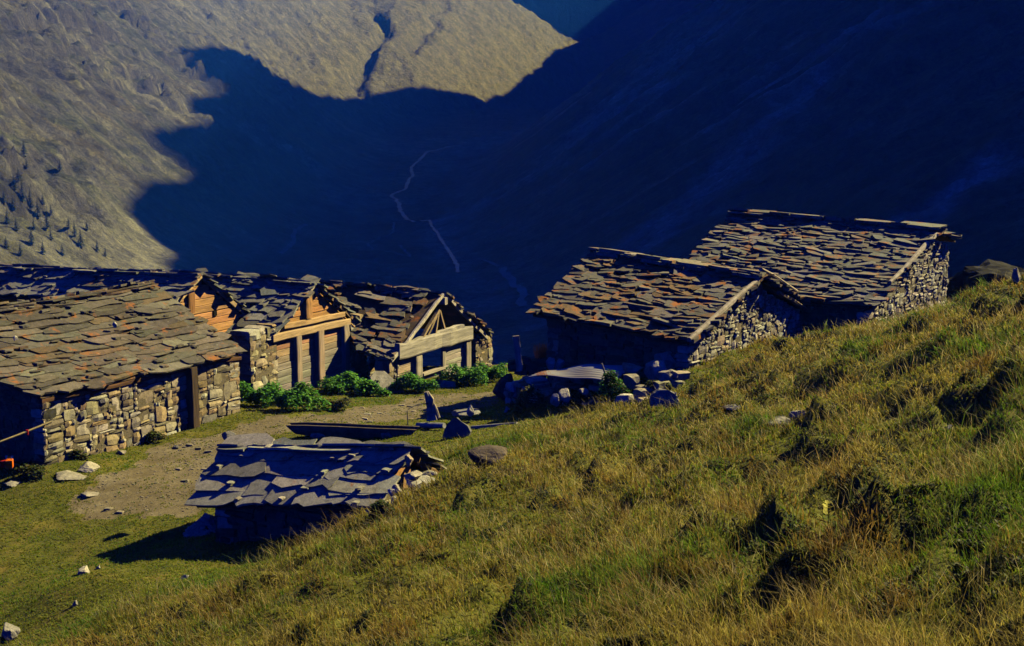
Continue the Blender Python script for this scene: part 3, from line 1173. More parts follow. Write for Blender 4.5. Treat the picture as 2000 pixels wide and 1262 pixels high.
def house(name, label, cat, B, A, C, RLp, Y, a, zg, seed, group, roofkw=None, ELp=None, backkw=None, wall_t=.3, mat='slate', sag=0.0):
    """an Empty with a slab roof; B, A, C are the apex and the left and right eave ends of the gable's verge in the photograph"""
    b = P(*B, Y)
    fr = Frame(b[0], b[1], zg, a)
    root = thing(name, label, cat, fr.o, fr.a, group)
    b_, a_, c_ = fr.loc(b), fr.px(*A), fr.px(*C)
    rl = fr.ps(*RLp, b_[0])
    el = fr.ps(*ELp, a_[0]) if ELp else a_ + (rl - b_)
    cl = c_ + (rl - b_)
    print(name, 'A', a_.round(2), 'B', b_.round(2), 'C', c_.round(2), 'len', round(rl[1], 2), 'pitchF', round(math.degrees(math.atan2(b_[2] - a_[2], b_[0] - a_[0])), 1),
          'pitchB', round(math.degrees(math.atan2(b_[2] - c_[2], c_[0] - b_[0])), 1))
    roof('roof', root, M[mat], el, a_, rl, b_, seed, sag=sag, **(roofkw or {}))
    kw = dict(roofkw or {})
    kw.update(cap=False)
    kw.update(backkw or {})
    roof('roof', root, M[mat], cl, c_, rl, b_, seed + 1, sag=sag, **kw)
    return root, fr, a_, b_, c_, el, rl, cl


def z_at(fr, q):
    w = fr.world((q[0], q[1], 0))
    return float(G(w[0], w[1])) - fr.o[2]


OCH = (.62, .30, .10)
ORANGE = (.55, .24, .07)
TAN = (.60, .42, .22)
GREYW = (.36, .32, .27)
DARKW = (.10, .07, .05)
PALEW = (.50, .45, .38)

# ------------------------------------------------------------------ near hut
root, fr, a_, b_, c_, el, rl, cl = house(
    'stone_hut', 'low stone hut with blue grey slab roof sunk behind the grass bank', 'hut',
    (803, 877), (724, 990), (862, 918), (436, 874), 21.5, 65, -7.35, 11, 'stone huts of the hamlet',
    roofkw=dict(expo=.40, over=.05, wr=(.6, 1.5), th=.03, tilt=4, pal=SLATE_BLUE, rough=1.5, ragged=.12, big=1.75, capw=.5, caplift=.03, layers=1), ELp=(376, 984), mat='slate')
rng = random.Random(3)
mb = MB()
sw = a_[0] + .22
org = np.array([sw, 0, 0])
t1 = el[1] - .3
zt_ = lin((wall_t0 := .25, a_[2] - .02), (t1, el[2] - .02))
stones_on(mb, rng, org, np.array([0, 1.0, 0]), np.array([-1.0, 0, 0]), .25, t1, lambda s: -.5, lambda s: zt_(s) + .02, STONES_SHADED, wr=(.25, .8), hr=(.07, .2), depth=.2, proud=.07)
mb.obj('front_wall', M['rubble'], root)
mb = MB()
zb_ = lambda s: z_at(fr, (s, .3)) - .1
zr = pl_fn([(a_[0], a_[2]), (b_[0], b_[2]), (c_[0], c_[2])])
stones_on(mb, rng, (0, .14, 0), np.array([1.0, 0, 0]), np.array([0, -1.0, 0]), a_[0] + .2, c_[0] - .15, zb_, lambda s: zr(s) - .42, STONES_GREY, wr=(.18, .5), hr=(.08, .2), depth=.18, proud=.06)
mb.obj('gable_wall', M['rubble'], root)
mb = MB()
stones_on(mb, rng, (0, t1 - .1, 0), np.array([1.0, 0, 0]), np.array([0, 1.0, 0]), a_[0] + .2, c_[0] - .15, lambda s: -.6, lambda s: zr(s) - .32 + rl[2] - b_[2], STONES_GREY, wr=(.3, .7), hr=(.12, .25), depth=.18)
mb.obj('rear_wall', M['rubble'], root)
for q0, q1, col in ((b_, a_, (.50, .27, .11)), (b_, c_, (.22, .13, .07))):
    mb = MB()
    p0 = np.array(q0) + (0, .06, -.14)
    p1 = np.array(q1) + (0, .06, -.14)
    mb.beam(p0, p1, .12, .13, col, rng=rng, rough=.02)
    mb.obj('rafter', M['wood_any'], root)
mb = MB()
p = fr.px(790, 925, .12)
mb.stone(p, (.14, 0, 0), (0, .07, 0), (.05, 0, .32), (.62, .36, .17), rng)
mb.obj('gable_board', M['wood_v'], root)

# ------------------------------------------------------------------ long low stable at the left, its eave towards the lane
o0 = P(88, 905, 27)
fr = Frame(o0[0], o0[1], -7.35, 61)
root = thing('stone_stable', 'long stone stable with brown lichened slab roof and pale rubble wall', 'stable', fr.o, fr.a, 'stone huts of the hamlet')
rng = random.Random(21)
ER, ELq = fr.px(474, 692, -.08), fr.px(86, 776, -.08)
tt = 3.0
RR = fr.px(287, 556, tt)
RLq = ELq + (RR - ER)
RLq[2] = RR[2]
print('stable', ELq.round(2), ER.round(2), RR.round(2), math.degrees(math.atan2(RR[2] - ER[2], tt + .28)))
# the roof runs on past the frame: one slope to the lane, one behind
roof('roof', root, M['slate_warm'], ELq + (-.05, 0, 0), ER, RLq + (-1.6, .3, -.1), RR, 31, expo=.27, wr=(.55, 1.6), th=.04, tilt=6, pal=SLATE_WARM, rough=1.7, ragged=.13, sag=.12, big=1.7, capw=.6,
     caplift=.0, over=.12)
back = np.array([0, 2.6, -1.3])
roof('roof', root, M['slate_warm'], RLq + (-1.6, .3, -.1) + back, RR + back, RLq + (-1.6, .3, -.1), RR, 32, expo=.3, pal=SLATE_WARM, cap=False)
S1 = fr.px(470, 760, 0)[0]
sd0, sd1 = fr.px(360, 780, 0)[0], fr.px(384, 780, 0)[0]
zg_ = lambda s: z_at(fr, (s, 0)) - .05
ztop = lin((0, ELq[2] - .06), (S1, ER[2] - .08))
mb = MB()
stones_on(mb, rng, (0, 0, 0), np.array([1.0, 0, 0]), np.array([0, -1.0, 0]), 0, sd0 + .1, zg_, ztop, STONES, wr=(.2, .72), hr=(.1, .3), depth=.2, proud=.025)
stones_on(mb, rng, (0, 0, 0), np.array([1.0, 0, 0]), np.array([0, -1.0, 0]), sd1 - .02, S1, zg_, ztop, STONES, wr=(.22, .8), hr=(.12, .34), depth=.2, proud=.025)
mb.obj('front_wall', M['rubble'], root)
mb = MB()
zsl = pl_fn([(-.3, ELq[2] - .12), (tt, RLq[2] - .5), (tt + 2.6, RLq[2] - 1.75)])
stones_on(mb, rng, (0.02, 0, 0), np.array([0, 1.0, 0]), np.array([-1.0, 0, 0]), 0, 5.0, lambda s: -.4, zsl, STONES_SHADED, wr=(.2, .6), hr=(.1, .28), depth=.2)
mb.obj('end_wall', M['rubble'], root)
mb = MB()
stones_on(mb, rng, (S1 - .02, 0, 0), np.array([0, 1.0, 0]), np.array([1.0, 0, 0]), 0, 5.0, lambda s: -.6, zsl, STONES, wr=(.2, .6), hr=(.1, .28), depth=.2)
mb.obj('end_wall', M['rubble'], root)
d = MB()
z0d = z_at(fr, ((sd0 + sd1) / 2, 0)) - .1
zt_d = ztop((sd0 + sd1) / 2) + .02
d.beam(((sd0 + sd1) / 2 + .03, -.02, z0d), ((sd0 + sd1) / 2 + .03, -.02, zt_d), .26, .30, DARKW, up=(0, 1, 0), rng=rng, rough=.012)
pst = d.obj('door_post', M['wood_v'], root)
d = MB()
for zz in (.62, 1.12):
    d = MB()
    d.box(((sd0 + sd1) / 2 + .17, -.1, z0d + zz), (.015, 0, 0), (0, .04, 0), (0, 0, .09), (.01, .008, .006))
    d.obj('mortise', M['wood_v'], pst)
d = MB()
for j in range(3):
    d.beam((sd0 - .5 + j * .1, .02 + .0 * j, zt_d + .02), (sd1 + .9, .02, zt_d + .07), .16, .12, (.30, .22, .15), rng=rng, rough=.015)
    break
d.obj('lintel', M['wood_h'], root)
d = MB()
d.beam(ELq + (0, .1, -.1), ER + (0, .1, -.1), .1, .1, (.17, .09, .05), rng=rng, rough=.02, seg=9)
d.obj('eave_board', M['wood_h'], root)


# ------------------------------------------------------------------ timber fronted barns
def grey_down(zlo, zhi, top, low):
    def f(z, rng_):
        k_ = min(1, max(0, (z - zlo) / (zhi - zlo)))
        c = tuple(l + (t_ - l) * k_ for l, t_ in zip(low, top))
        return vary(c, rng_, .16, .06)
    return f


def gable_clip(a_, b_, c_, inset=0.0):
    s0f = lambda z: a_[0] + (b_[0] - a_[0]) * min(1, max(0, (z - a_[2]) / (b_[2] - a_[2]))) + inset
    s1f = lambda z: c_[0] + (b_[0] - c_[0]) * min(1, max(0, (z - c_[2]) / (b_[2] - c_[2]))) - inset
    return s0f, s1f


def vpost(root, fr, u0, u1, v0, v1, t, dep, col, rng, name='post'):
    a, b = fr.px(u0, (v0 + v1) / 2, t), fr.px(u1, (v0 + v1) / 2, t)
    top, bot = fr.px((u0 + u1) / 2, v0, t), fr.px((u0 + u1) / 2, v1, t)
    mb_ = MB()
    w = abs(b[0] - a[0])
    sm = (a[0] + b[0]) / 2
    mb_.beam((sm, t + dep / 2, bot[2]), (sm + (top[0] - bot[0]) * .0, t + dep / 2, top[2]), w, dep, col, up=(0, 1, 0), rng=rng, rough=.008)
    return mb_.obj(name, M['wood_v'], root)


def hbeam(root, fr, L, R, hpx, t, dep, col, rng, name='tie_beam', mat='wood_h', rough=.012, seg=6):
    p, q = fr.px(*L, t), fr.px(*R, t)
    h = abs(fr.px(L[0], L[1] - hpx / 2, t)[2] - fr.px(L[0], L[1] + hpx / 2, t)[2])
    p[1] = q[1] = t + dep / 2
    mb_ = MB()
    mb_.beam(p, q, dep, h, col, rng=rng, rough=rough, seg=seg)
    return mb_.obj(name, M[mat], root)


def verge(root, fr, top, bot, hpx, t, dep, col, rng, name='bargeboard', rough=.01):
    p, q = fr.px(*top, t), fr.px(*bot, t)
    mb_ = MB()
    mb_.beam(p, q, dep, hpx, col, up=(0, 0, 1), rng=rng, rough=rough, seg=7)
    return mb_.obj(name, M['wood_any'], root)


# barn beside the stable: only the upper part of its log gable shows over the stable roof
root, fr, a_, b_, c_, el, rl, cl = house(
    'timber_barn', 'timber barn with tiny square vent, half hidden by the stable roof', 'barn',
    (392, 536), (337, 596), (510, 636), (-190, 514), 36, 67, -7.6, 41, 'timber fronted barns',
    roofkw=dict(expo=.3, over=.03, wr=(.5, 1.4), th=.04, tilt=6, pal=SLATE, rough=2.8, capw=.6, layers=1, caplift=.02), mat='slate_warm')
rng = random.Random(5)
WT = .04
a2 = a_.copy()
a2 = b_ + (a_ - b_) * 2.1
s0f, s1f = gable_clip(a2, b_ - (0, 0, .12), c_, .12)
mb = MB()
planks(mb, rng, s0f, s1f, .2, b_[2] - .35, WT, (.17, .27), grey_down(1.2, 3.0, (.60, .33, .15), (.50, .23, .09)), thick=.12, jit=.02)
gw = mb.obj('gable_wall', M['wood_h'], root)
p = fr.px(419, 612, WT)
mb = MB()
mb.box((p[0], WT - .005, p[2]), (.085, 0, 0), (0, .03, 0), (0, 0, .085), (.004, .004, .004))
mb.obj('vent_hole', M['wood_v'], gw)
vpost(root, fr, 369, 381, 566, 612, WT - .09, .1, (.30, .15, .07), rng, 'king_post')
vpost(root, fr, 482, 491, 645, 738, WT - .12, .12, (.40, .36, .32), rng)
verge(root, fr, (392, 538), (337, 600), .16, .0, .07, (.60, .42, .24), rng)
verge(root, fr, (394, 540), (510, 640), .15, .0, .07, (.52, .38, .22), rng)
mb = MB()
mb.beam(b_ + (0, .05, -.28), b_ + (0, 3, -.28), .2, .24, (.30, .2, .12), rng=rng)
mb.obj('ridge_beam', M['wood_any'], root)
mb = MB()
zc = lin((.4, c_[2] - .15), (5, cl[2] - .15))
stones_on(mb, rng, (c_[0] - .35, 0, 0), np.array([0, 1.0, 0]), np.array([1.0, 0, 0]), .75, 5, lambda s: -.6, zc, STONES, wr=(.2, .6), hr=(.12, .3), depth=.2)
mb.obj('side_wall', M['rubble'], root)

# middle barn
root, fr, a_, b_, c_, el, rl, cl = house(
    'timber_barn', 'timber barn with orange boards above grey planks and two door posts', 'barn',
    (616, 554), (526, 663), (706, 635), (378, 534), 39, 67, -7.95, 51, 'timber fronted barns',
    roofkw=dict(expo=.36, over=.03, wr=(.5, 1.3), th=.04, tilt=6, pal=SLATE, rough=2.8, capw=.6, layers=1, caplift=.02), mat='slate')
rng = random.Random(6)
WT = .05
s0f, s1f = gable_clip(a_, b_ - (0, 0, .1), c_, .16)
zbeam = fr.px(600, 648, WT)[2]
sL, sR = fr.px(541, 700, WT)[0], fr.px(684, 700, WT)[0]
mb = MB()
planks(mb, rng, lambda z: max(s0f(z), a_[0] + .2) if z > zbeam else sL, lambda z: s1f(z) if z > zbeam else sR, -.3, b_[2] - .3, WT,
       (.17, .3), grey_down(.9, zbeam + .1, (.62, .31, .13), (.33, .30, .28)), thick=.1, jit=.016)
mb.obj('gable_wall', M['wood_h'], root)
hbeam(root, fr, (534, 662), (686, 628), 14, WT - .14, .14, (.58, .41, .24), rng)
hbeam(root, fr, (556, 638), (674, 614), 11, WT - .1, .12, (.58, .38, .20), rng, 'collar_beam')
vpost(root, fr, 599, 611, 572, 622, WT - .14, .16, (.48, .26, .11), rng, 'king_post')
vpost(root, fr, 581, 591, 654, 745, WT - .14, .14, (.42, .33, .26), rng)
vpost(root, fr, 624, 636, 645, 768, WT - .2, .22, (.40, .30, .23), rng)
vpost(root, fr, 674, 684, 634, 740, WT - .16, .16, (.44, .36, .28), rng)
verge(root, fr, (616, 555), (526, 664), .14, 0, .07, (.46, .41, .34), rng)
verge(root, fr, (618, 556), (706, 638), .12, -.01, .07, (.30, .20, .12), rng)
verge(root, fr, (617, 567), (700, 646), -.03, .0, .05, (.62, .33, .08), rng, 'rafter')
mb = MB()
mb.beam(b_ + (0, -.05, -.27), b_ + (0, 3, -.27), .17, .22, (.40, .32, .24), rng=rng)
mb.obj('ridge_beam', M['wood_any'], root)
for (u0, u1, vt, nm) in ((490, 544, 648, 'stone_pier'), (686, 719, 634, 'stone_pier')):
    mb = MB()
    p, q = fr.px(u0, 700, -.02), fr.px(u1, 700, -.02)
    zt2 = fr.px(u0, vt, -.02)[2]
    stones_on(mb, rng, (0, -.02, 0), np.array([1.0, 0, 0]), np.array([0, -1.0, 0]), p[0], q[0], lambda s: -.5, lambda s: zt2, STONES, wr=(.3, .7), hr=(.2, .42), depth=.35, proud=.03)
    for tz in np.arange(-.3, zt2, .34):
        mb.stone((q[0] - .25, .38, tz + .17), (.26, 0, 0), (0, .38, 0), (0, 0, .16), vary(rng.choice(STONES), rng), rng)
        mb.stone((p[0] + .25, .38, tz + .17), (.26, 0, 0), (0, .38, 0), (0, 0, .16), vary(rng.choice(STONES), rng), rng)
    mb.obj(nm, M['rubble'], root)
for ss_, nd, e_ in ((a_[0] + .25, -1.0, el), (c_[0] - .25, 1.0, cl)):
    mb = MB()
    stones_on(mb, rng, (ss_, 0, 0), np.array([0, 1.0, 0]), np.array([nd, 0, 0]), 1.0, rl[1], lambda s: -.6, lambda s: a_[2] - .1, STONES, wr=(.3, .7), hr=(.15, .3), depth=.2)
    mb.obj('side_wall', M['rubble'], root)

# far barn with the open loft
root, fr, a_, b_, c_, el, rl, cl = house(
    'timber_barn', 'weathered grey barn with open loft triangle and dark square window', 'barn',
    (866, 573), (764, 703), (960, 652), (612, 549), 42.5, 64, -8.2, 61, 'timber fronted barns',
    roofkw=dict(expo=.32, over=.03, wr=(.4, 1.3), th=.045, tilt=7, pal=SLATE_BROWN, rough=4.2, ragged=.17, capw=.65, layers=1, caplift=.02), mat='slate_lichen', ELp=(700, 686))
rng = random.Random(8)
WT = .1
lowc = lambda z, r_: vary((.43, .40, .37), r_, .12)
sL, sR = fr.px(776, 700, WT)[0], fr.px(916, 700, WT)[0]
zT = fr.px(850, 668, WT)[2]
w0, w1 = fr.px(824, 700, WT)[0], fr.px(868, 700, WT)[0]
zw0 = fr.px(846, 722, WT)[2]
zw1 = zT
mb = MB()
planks(mb, rng, lambda z: sL, lambda z: sR, -.4, zw0, WT, (.18, .26), lowc, thick=.09)
planks(mb, rng, lambda z: sL, lambda z: w0, zw0, zw1, WT, (.18, .26), lambda z, r_: vary((.48, .38, .30), r_, .14), thick=.09)
planks(mb, rng, lambda z: w1, lambda z: sR, zw0, zw1, WT, (.12, .2), lambda z, r_: vary((.48, .44, .40), r_, .12), thick=.09)
gw = mb.obj('gable_wall', M['wood_h'], root)
mb = MB()
sm = (w0 + w1) / 2
mb.beam((w0 - .05, WT - .06, zw0 - .04), (w1 + .08, WT - .06, zw0 - .04), .1, .1, PALEW, rng=rng)
mb.obj('window_sill', M['wood_h'], gw)
hbeam(root, fr, (782, 688), (924, 650), 30, WT - .2, .2, (.44, .41, .37), rng, rough=.035, seg=9)
hbeam(root, fr, (800, 676), (906, 640), 16, WT - .14, .16, (.42, .39, .35), rng, 'upper_log', rough=.035, seg=9)
vpost(root, fr, 814, 826, 684, 738, WT - .14, .14, (.40, .36, .31), rng)
vpost(root, fr, 865, 871, 672, 730, WT - .08, .1, (.42, .38, .33), rng)
vpost(root, fr, 912, 921, 652, 722, WT - .14, .14, (.42, .37, .31), rng)
for (q0, q1, w_) in (((856, 606), (824, 660), .13), ((857, 606), (834, 658), .1), ((856, 604), (849, 656), .11), ((858, 606), (870, 650), .08)):
    p, q = fr.px(*q0, WT - .05), fr.px(*q1, WT - .05)
    mb = MB()
    mb.beam(p, q, .09, w_, vary((.46, .33, .20), rng), up=(0, 1, 0), rng=rng, rough=.01)
    mb.obj('loft_strut', M['wood_v'], root)
verge(root, fr, (866, 576), (764, 706), .13, 0, .09, (.60, .55, .47), rng, rough=.03)
verge(root, fr, (868, 574), (950, 660), .13, 0, .09, (.52, .46, .38), rng, rough=.03)
mb = MB()
mb.beam(b_ + (0, -.12, -.28), b_ + (0, 3, -.28), .2, .26, (.46, .41, .35), rng=rng)
mb.obj('ridge_beam', M['wood_any'], root)
mb = MB()
p, q = fr.px(923, 690, .1), fr.px(962, 690, .1)
zt2 = c_[2] - .08
stones_on(mb, rng, (0, .1, 0), np.array([1.0, 0, 0]), np.array([0, -1.0, 0]), p[0] + .3, q[0], lambda s: -.5, lambda s: zt2, STONES, wr=(.3, .6), hr=(.18, .36), depth=.35, proud=.04)
for tz in np.arange(-.4, zt2, .3):
    mb.stone((p[0] + .55, .7, tz + .15), (.28, 0, 0), (0, .5, 0), (0, 0, .14), vary(rng.choice(STONES), rng), rng)
    mb.stone((q[0] - .22, .6, tz + .15), (.24, 0, 0), (0, .5, 0), (0, 0, .14), vary(rng.choice(STONES), rng), rng)
mb.obj('stone_pier', M['rubble'], root)
mb = MB()
p, q = fr.px(757, 715, .1), fr.px(777, 715, .1)
zt3 = fr.px(765, 700, .1)[2]
stones_on(mb, rng, (0, .1, 0), np.array([1.0, 0, 0]), np.array([0, -1.0, 0]), p[0], q[0] + .1, lambda s: -.5, lambda s: zt3, STONES, wr=(.2, .4), hr=(.14, .3), depth=.3, proud=.05)
mb.obj('stone_pier', M['rubble'], root)
for ss_, nd in ((a_[0] + .35, -1.0), (c_[0] - .25, 1.0)):
    mb = MB()
    stones_on(mb, rng, (ss_, 0, 0), np.array([0, 1.0, 0]), np.array([nd, 0, 0]), 1.1, min(rl[1], el[1]) - .2, lambda s: -.6, lambda s: (a_[2] if nd < 0 else c_[2]) - .12, STONES, wr=(.3, .7), hr=(.15, .3), depth=.2)
    mb.obj('side_wall', M['rubble'], root)
mb = MB()
mb.box((0, rl[1] - .3, 1.2), (a_[0] * -.85, 0, 0), (0, .08, 0), (0, 0, 1.6), (.05, .04, .03))
mb.obj('rear_wall', M['rubble'], root)

# ------------------------------------------------------------------ two stone barns on the right
root, fr, a_, b_, c_, el, rl, cl = house(
    'stone_barn', 'stone barn with rusty lichened roof and full rubble gable on the slope', 'barn',
    (1488, 541), (1345, 668), (1600, 608), (1166, 492), 34, 54, -6.0, 71, 'stone huts of the hamlet',
    roofkw=dict(expo=.27, wr=(.35, 1.0), th=.065, tilt=8, pal=[tuple(.8 * q for q in c) for c in SLATE_BROWN], rough=6.0, ragged=.17, capw=.95, big=1.8, cap_col=SLATE), ELp=(1036, 612), mat='slate_lichen')
rng = random.Random(12)
zr = pl_fn([(a_[0], a_[2]), (b_[0], b_[2]), (c_[0], c_[2])])
zb_ = lambda s: z_at(fr, (s, .3)) - .1
mb = MB()
stones_on(mb, rng, (0, .1, 0), np.array([1.0, 0, 0]), np.array([0, -1.0, 0]), a_[0] + .22, c_[0] - .05, zb_, lambda s: zr(s) - .32, STONES_GREY, wr=(.14, .55), hr=(.08, .26), depth=.2, proud=.035, tall=.2)
mb.obj('gable_wall', M['rubble'], root)
mb = MB()
t1 = el[1] - .35
ze = lin((0, a_[2] - .05), (t1, el[2] - .05))
stones_on(mb, rng, (a_[0] + .3, 0, 0), np.array([0, 1.0, 0]), np.array([-1.0, 0, 0]), .3, t1, lambda s: -1.2, ze, STONES_SHADED, wr=(.3, .7), hr=(.1, .25), depth=.2, proud=.07)
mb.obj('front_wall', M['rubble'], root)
for top, bot, col, rr in (((1489, 540), (1346, 664), (.42, .37, .31), .08), ((1486, 526), (1556, 570), (.40, .33, .25), .075), ((1520, 572), (1590, 614), (.26, .20, .15), .075)):
    p, q = fr.px(*top, -.06), fr.px(*bot, -.06)
    mb = MB()
    mb.log([p, p + (q - p) * .35 + (0, 0, .03), p + (q - p) * .7, q], [rr * .8, rr, rr, rr * .9], col, rng)
    mb.obj('verge_log', M['wood_any'], root)
mb = MB()
mb.log([b_ + (.1, .1, -.42), b_ + (.1, 2.5, -.42)], [.2, .2], (.22, .19, .16), rng)
mb.obj('ridge_log', M['wood_any'], root)
mb = MB()
stones_on(mb, rng, (0, t1, 0), np.array([1.0, 0, 0]), np.array([0, 1.0, 0]), a_[0] + .3, c_[0] - .2, lambda s: -1.5, lambda s: zr(s) - .35 + min(0, rl[2] - b_[2]), STONES_GREY, wr=(.4, .8), hr=(.2, .35), depth=.2)
mb.obj('rear_wall', M['rubble'], root)

root, fr, a_, b_, c_, el, rl, cl = house(
    'stone_barn', 'large stone barn with highest wide grey slab roof and broken gable', 'barn',
    (1834, 449), (1700, 601), (1872, 468), (1432, 414), 40, 52, -5.6, 81, 'stone huts of the hamlet',
    roofkw=dict(expo=.25, wr=(.5, 1.35), th=.06, tilt=8, pal=[tuple(.8 * q for q in c) for c in SLATE], rough=5.0, ragged=.15, capw=.9, big=1.75), ELp=(1306, 556), mat='slate_lichen')
rng = random.Random(14)
zr = pl_fn([(a_[0], a_[2]), (b_[0], b_[2]), (c_[0], c_[2])])
zb_ = lambda s: z_at(fr, (s, .3)) - .15
mb = MB()
sE = fr.px(1842, 520, .3)[0]
stones_on(mb, rng, (0, .1, 0), np.array([1.0, 0, 0]), np.array([0, -1.0, 0]), a_[0] + .15, sE, zb_, lambda s: zr(s) - .34, STONES_GREY, wr=(.18, .6), hr=(.08, .24), depth=.2, proud=.035)
mb.obj('gable_wall', M['rubble'], root)
mb = MB()
stones_on(mb, rng, (0, 2.3, 0), np.array([1.0, 0, 0]), np.array([0, -1.0, 0]), sE - .3, c_[0] - .1, lambda s: -1.0, lambda s: zr(s) - .25, STONES_GREY, wr=(.2, .6), hr=(.1, .25), depth=.2)
mb.obj('inner_wall', M['rubble'], root)
mb = MB()
stones_on(mb, rng, (c_[0] - .2, 0, 0), np.array([0, 1.0, 0]), np.array([1.0, 0, 0]), 1.4, 6, lambda s: -1.0, lambda s: c_[2] - .1, STONES_GREY, wr=(.3, .7), hr=(.15, .3), depth=.25)
mb.obj('side_wall', M['rubble'], root)
mb = MB()
t1 = el[1] - .35
stones_on(mb, rng, (a_[0] + .25, 0, 0), np.array([0, 1.0, 0]), np.array([-1.0, 0, 0]), .3, t1, lambda s: -1.4, lin((0, a_[2] - .05), (t1, el[2] - .05)), STONES_SHADED, wr=(.3, .7), hr=(.12, .25), depth=.2)
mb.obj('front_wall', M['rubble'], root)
p, q = fr.px(1829, 458, -.06), fr.px(1738, 552, -.06)
mb = MB()
mb.log([p, p + (q - p) * .3 + (.03, 0, .04), p + (q - p) * .7 - (0, 0, .03), q], [.07, .085, .07, .06], (.46, .41, .34), rng)
mb.obj('verge_log', M['wood_any'], root)

# ------------------------------------------------------------------ loose things
def facet_rock(rng, sx, sy, sz, planes=11, sub=4, rough=.06):
    """convex boulder: a sphere cut by random planes, then roughened; base at z=-0.3*sz"""
    import bmesh
    bm = bmesh.new()
    bmesh.ops.create_icosphere(bm, subdivisions=sub, radius=1)
    pl = []
    for _ in range(planes):
        n_ = Vector((rng.gauss(0, 1), rng.gauss(0, 1), rng.gauss(0, 1))).normalized()
        pl.append((n_, rng.uniform(.5, .92)))
    off = rng.uniform(0, 100)
    vs = []
    for v_ in bm.verts:
        n_ = v_.co.normalized()
        r = 1.15
        for q, d_ in pl:
            k_ = n_.dot(q)
            if k_ > .05:
                r = min(r, d_ / k_)
        r *= 1 + rough * float(perlin(np.array([n_.x * 3 + off]), np.array([n_.y * 3 + n_.z * 2]))[0]) + rng.uniform(-rough, rough) * .35
        vs.append((n_.x * r * sx, n_.y * r * sy, n_.z * r * sz))
    bm.verts.index_update()
    fs = [tuple(v_.index for v_ in f_.verts) for f_ in bm.faces]
    bm.free()
    return vs, fs


def put(o, p, rz=0.0, tilt=(0, 0)):
    o.location = [float(c) for c in p]
    o.rotation_euler = (tilt[0], tilt[1], rz)
    return o


def rock(u, v, wpx, hpx, label, seed, col, group=None, name='boulder', Y=None, depth=1.0, sink=.3, lift=0.0, tilt=(0, 0), cat='boulder', rough=.05):
    rng = random.Random(seed)
    p = gpx(u, v) if Y is None else P(u, v, Y)
    w, h = wpx * p[1] / F, hpx * p[1] / F
    vs, fs = facet_rock(rng, w / 2, w / 2 * depth, h / (2 - 2 * sink) if sink < .5 else h, rough=rough)
    mb_ = MB()
    mb_.add(vs, fs, [vary(col, rng, .12, .03) for _ in fs])
    o_ = mb_.obj(name, M['boulder'])
    put(o_, p + np.array([0, w * depth * .25, h / (2 - 2 * sink) * (1 - 2 * sink) + lift]), rng.uniform(-.4, .4), tilt)
    return tag(o_, label, cat, group)


GREYS, PALES, DARKS = (.30, .29, .27), (.50, .47, .40), (.17, .165, .16)
MG = 'boulders in the meadow'
rock(1303, 797, 60, 36, 'grey boulder with pale top standing in the grass below the right barn', 1, GREYS, MG)
rock(955, 903, 92, 24, 'low dark lichened boulder sunk in grass right of the stone hut', 2, (.13, .105, .09), MG, sink=.42)
rock(1562, 818, 34, 17, 'small cream white stone on the hillside beside a flat grey slab', 3, PALES, MG)
rock(1518, 832, 62, 14, 'flat grey slab lying in hillside grass beside a cream stone', 4, GREYS, MG)
rock(162, 1124, 26, 19, 'pale stone casting a long shadow on the lower left lawn', 5, PALES, MG)
rock(192, 1112, 11, 8, 'tiny pale stone just uphill of the shadow casting lawn stone', 6, PALES, MG)
rock(146, 1184, 13, 11, 'small pale pebble near the bottom of the lawn', 7, GREYS, MG)
rock(16, 1250, 46, 36, 'rounded grey boulder in the bottom corner of the lawn', 8, GREYS, MG)
rock(1855, 842, 20, 12, 'little pale stone in green tufts high on the hillside', 9, PALES, MG)
rock(1430, 800, 50, 8, 'flat sliver of grey rock level with the hillside turf', 10, GREYS, MG)
rock(360, 1132, 22, 9, 'flat pale stone at the grass bank below the stone hut', 11, GREYS, MG)
LN = 'stones along the lane'
rock(128, 938, 70, 11, 'long flat slab lying at the stable corner', 12, (.34, .32, .27), LN)
rock(168, 921, 46, 12, 'tilted slab with dark underside beside the lane', 13, (.40, .37, .31), LN, tilt=(.1, .25))
rock(22, 950, 40, 9, 'half buried flat stone below the orange box', 14, (.33, .31, .27), LN)
rock(172, 972, 36, 8, 'flat worn stone in the gravel of the lane', 15, (.33, .30, .26), LN)
rock(236, 888, 18, 8, 'small stone on the lane edge under the stable wall', 16, (.38, .34, .27), LN)
rock(343, 876, 14, 6, 'dark little stone in the middle of the lane', 17, DARKS, LN)
rock(866, 756, 46, 16, 'pale flat stone in front of the open loft barn', 18, (.44, .42, .37), LN, sink=.35)

# leaning slab between the barns
mb = MB()
rng = random.Random(4)
p = gpx(757, 768)
N_ = np.array([.55, -.70, .55])
N_ /= np.linalg.norm(N_)
A_ = np.cross(UP, N_)
A_ /= np.linalg.norm(A_)
B_ = np.cross(N_, A_)
mb.slab((0, 0, .32), A_, B_, N_, [(-.2, -.45), (.1, -.5), (.5, -.42), (.55, -.1), (.3, .1), (.05, .45), (-.3, .5), (-.55, .3), (-.5, -.05)], .07, (.40, .38, .33), rng)
put(tag(mb.obj('leaning_slab', M['boulder']), 'broad pale slab leaning against the pier between two barns', 'stone slab'), p)

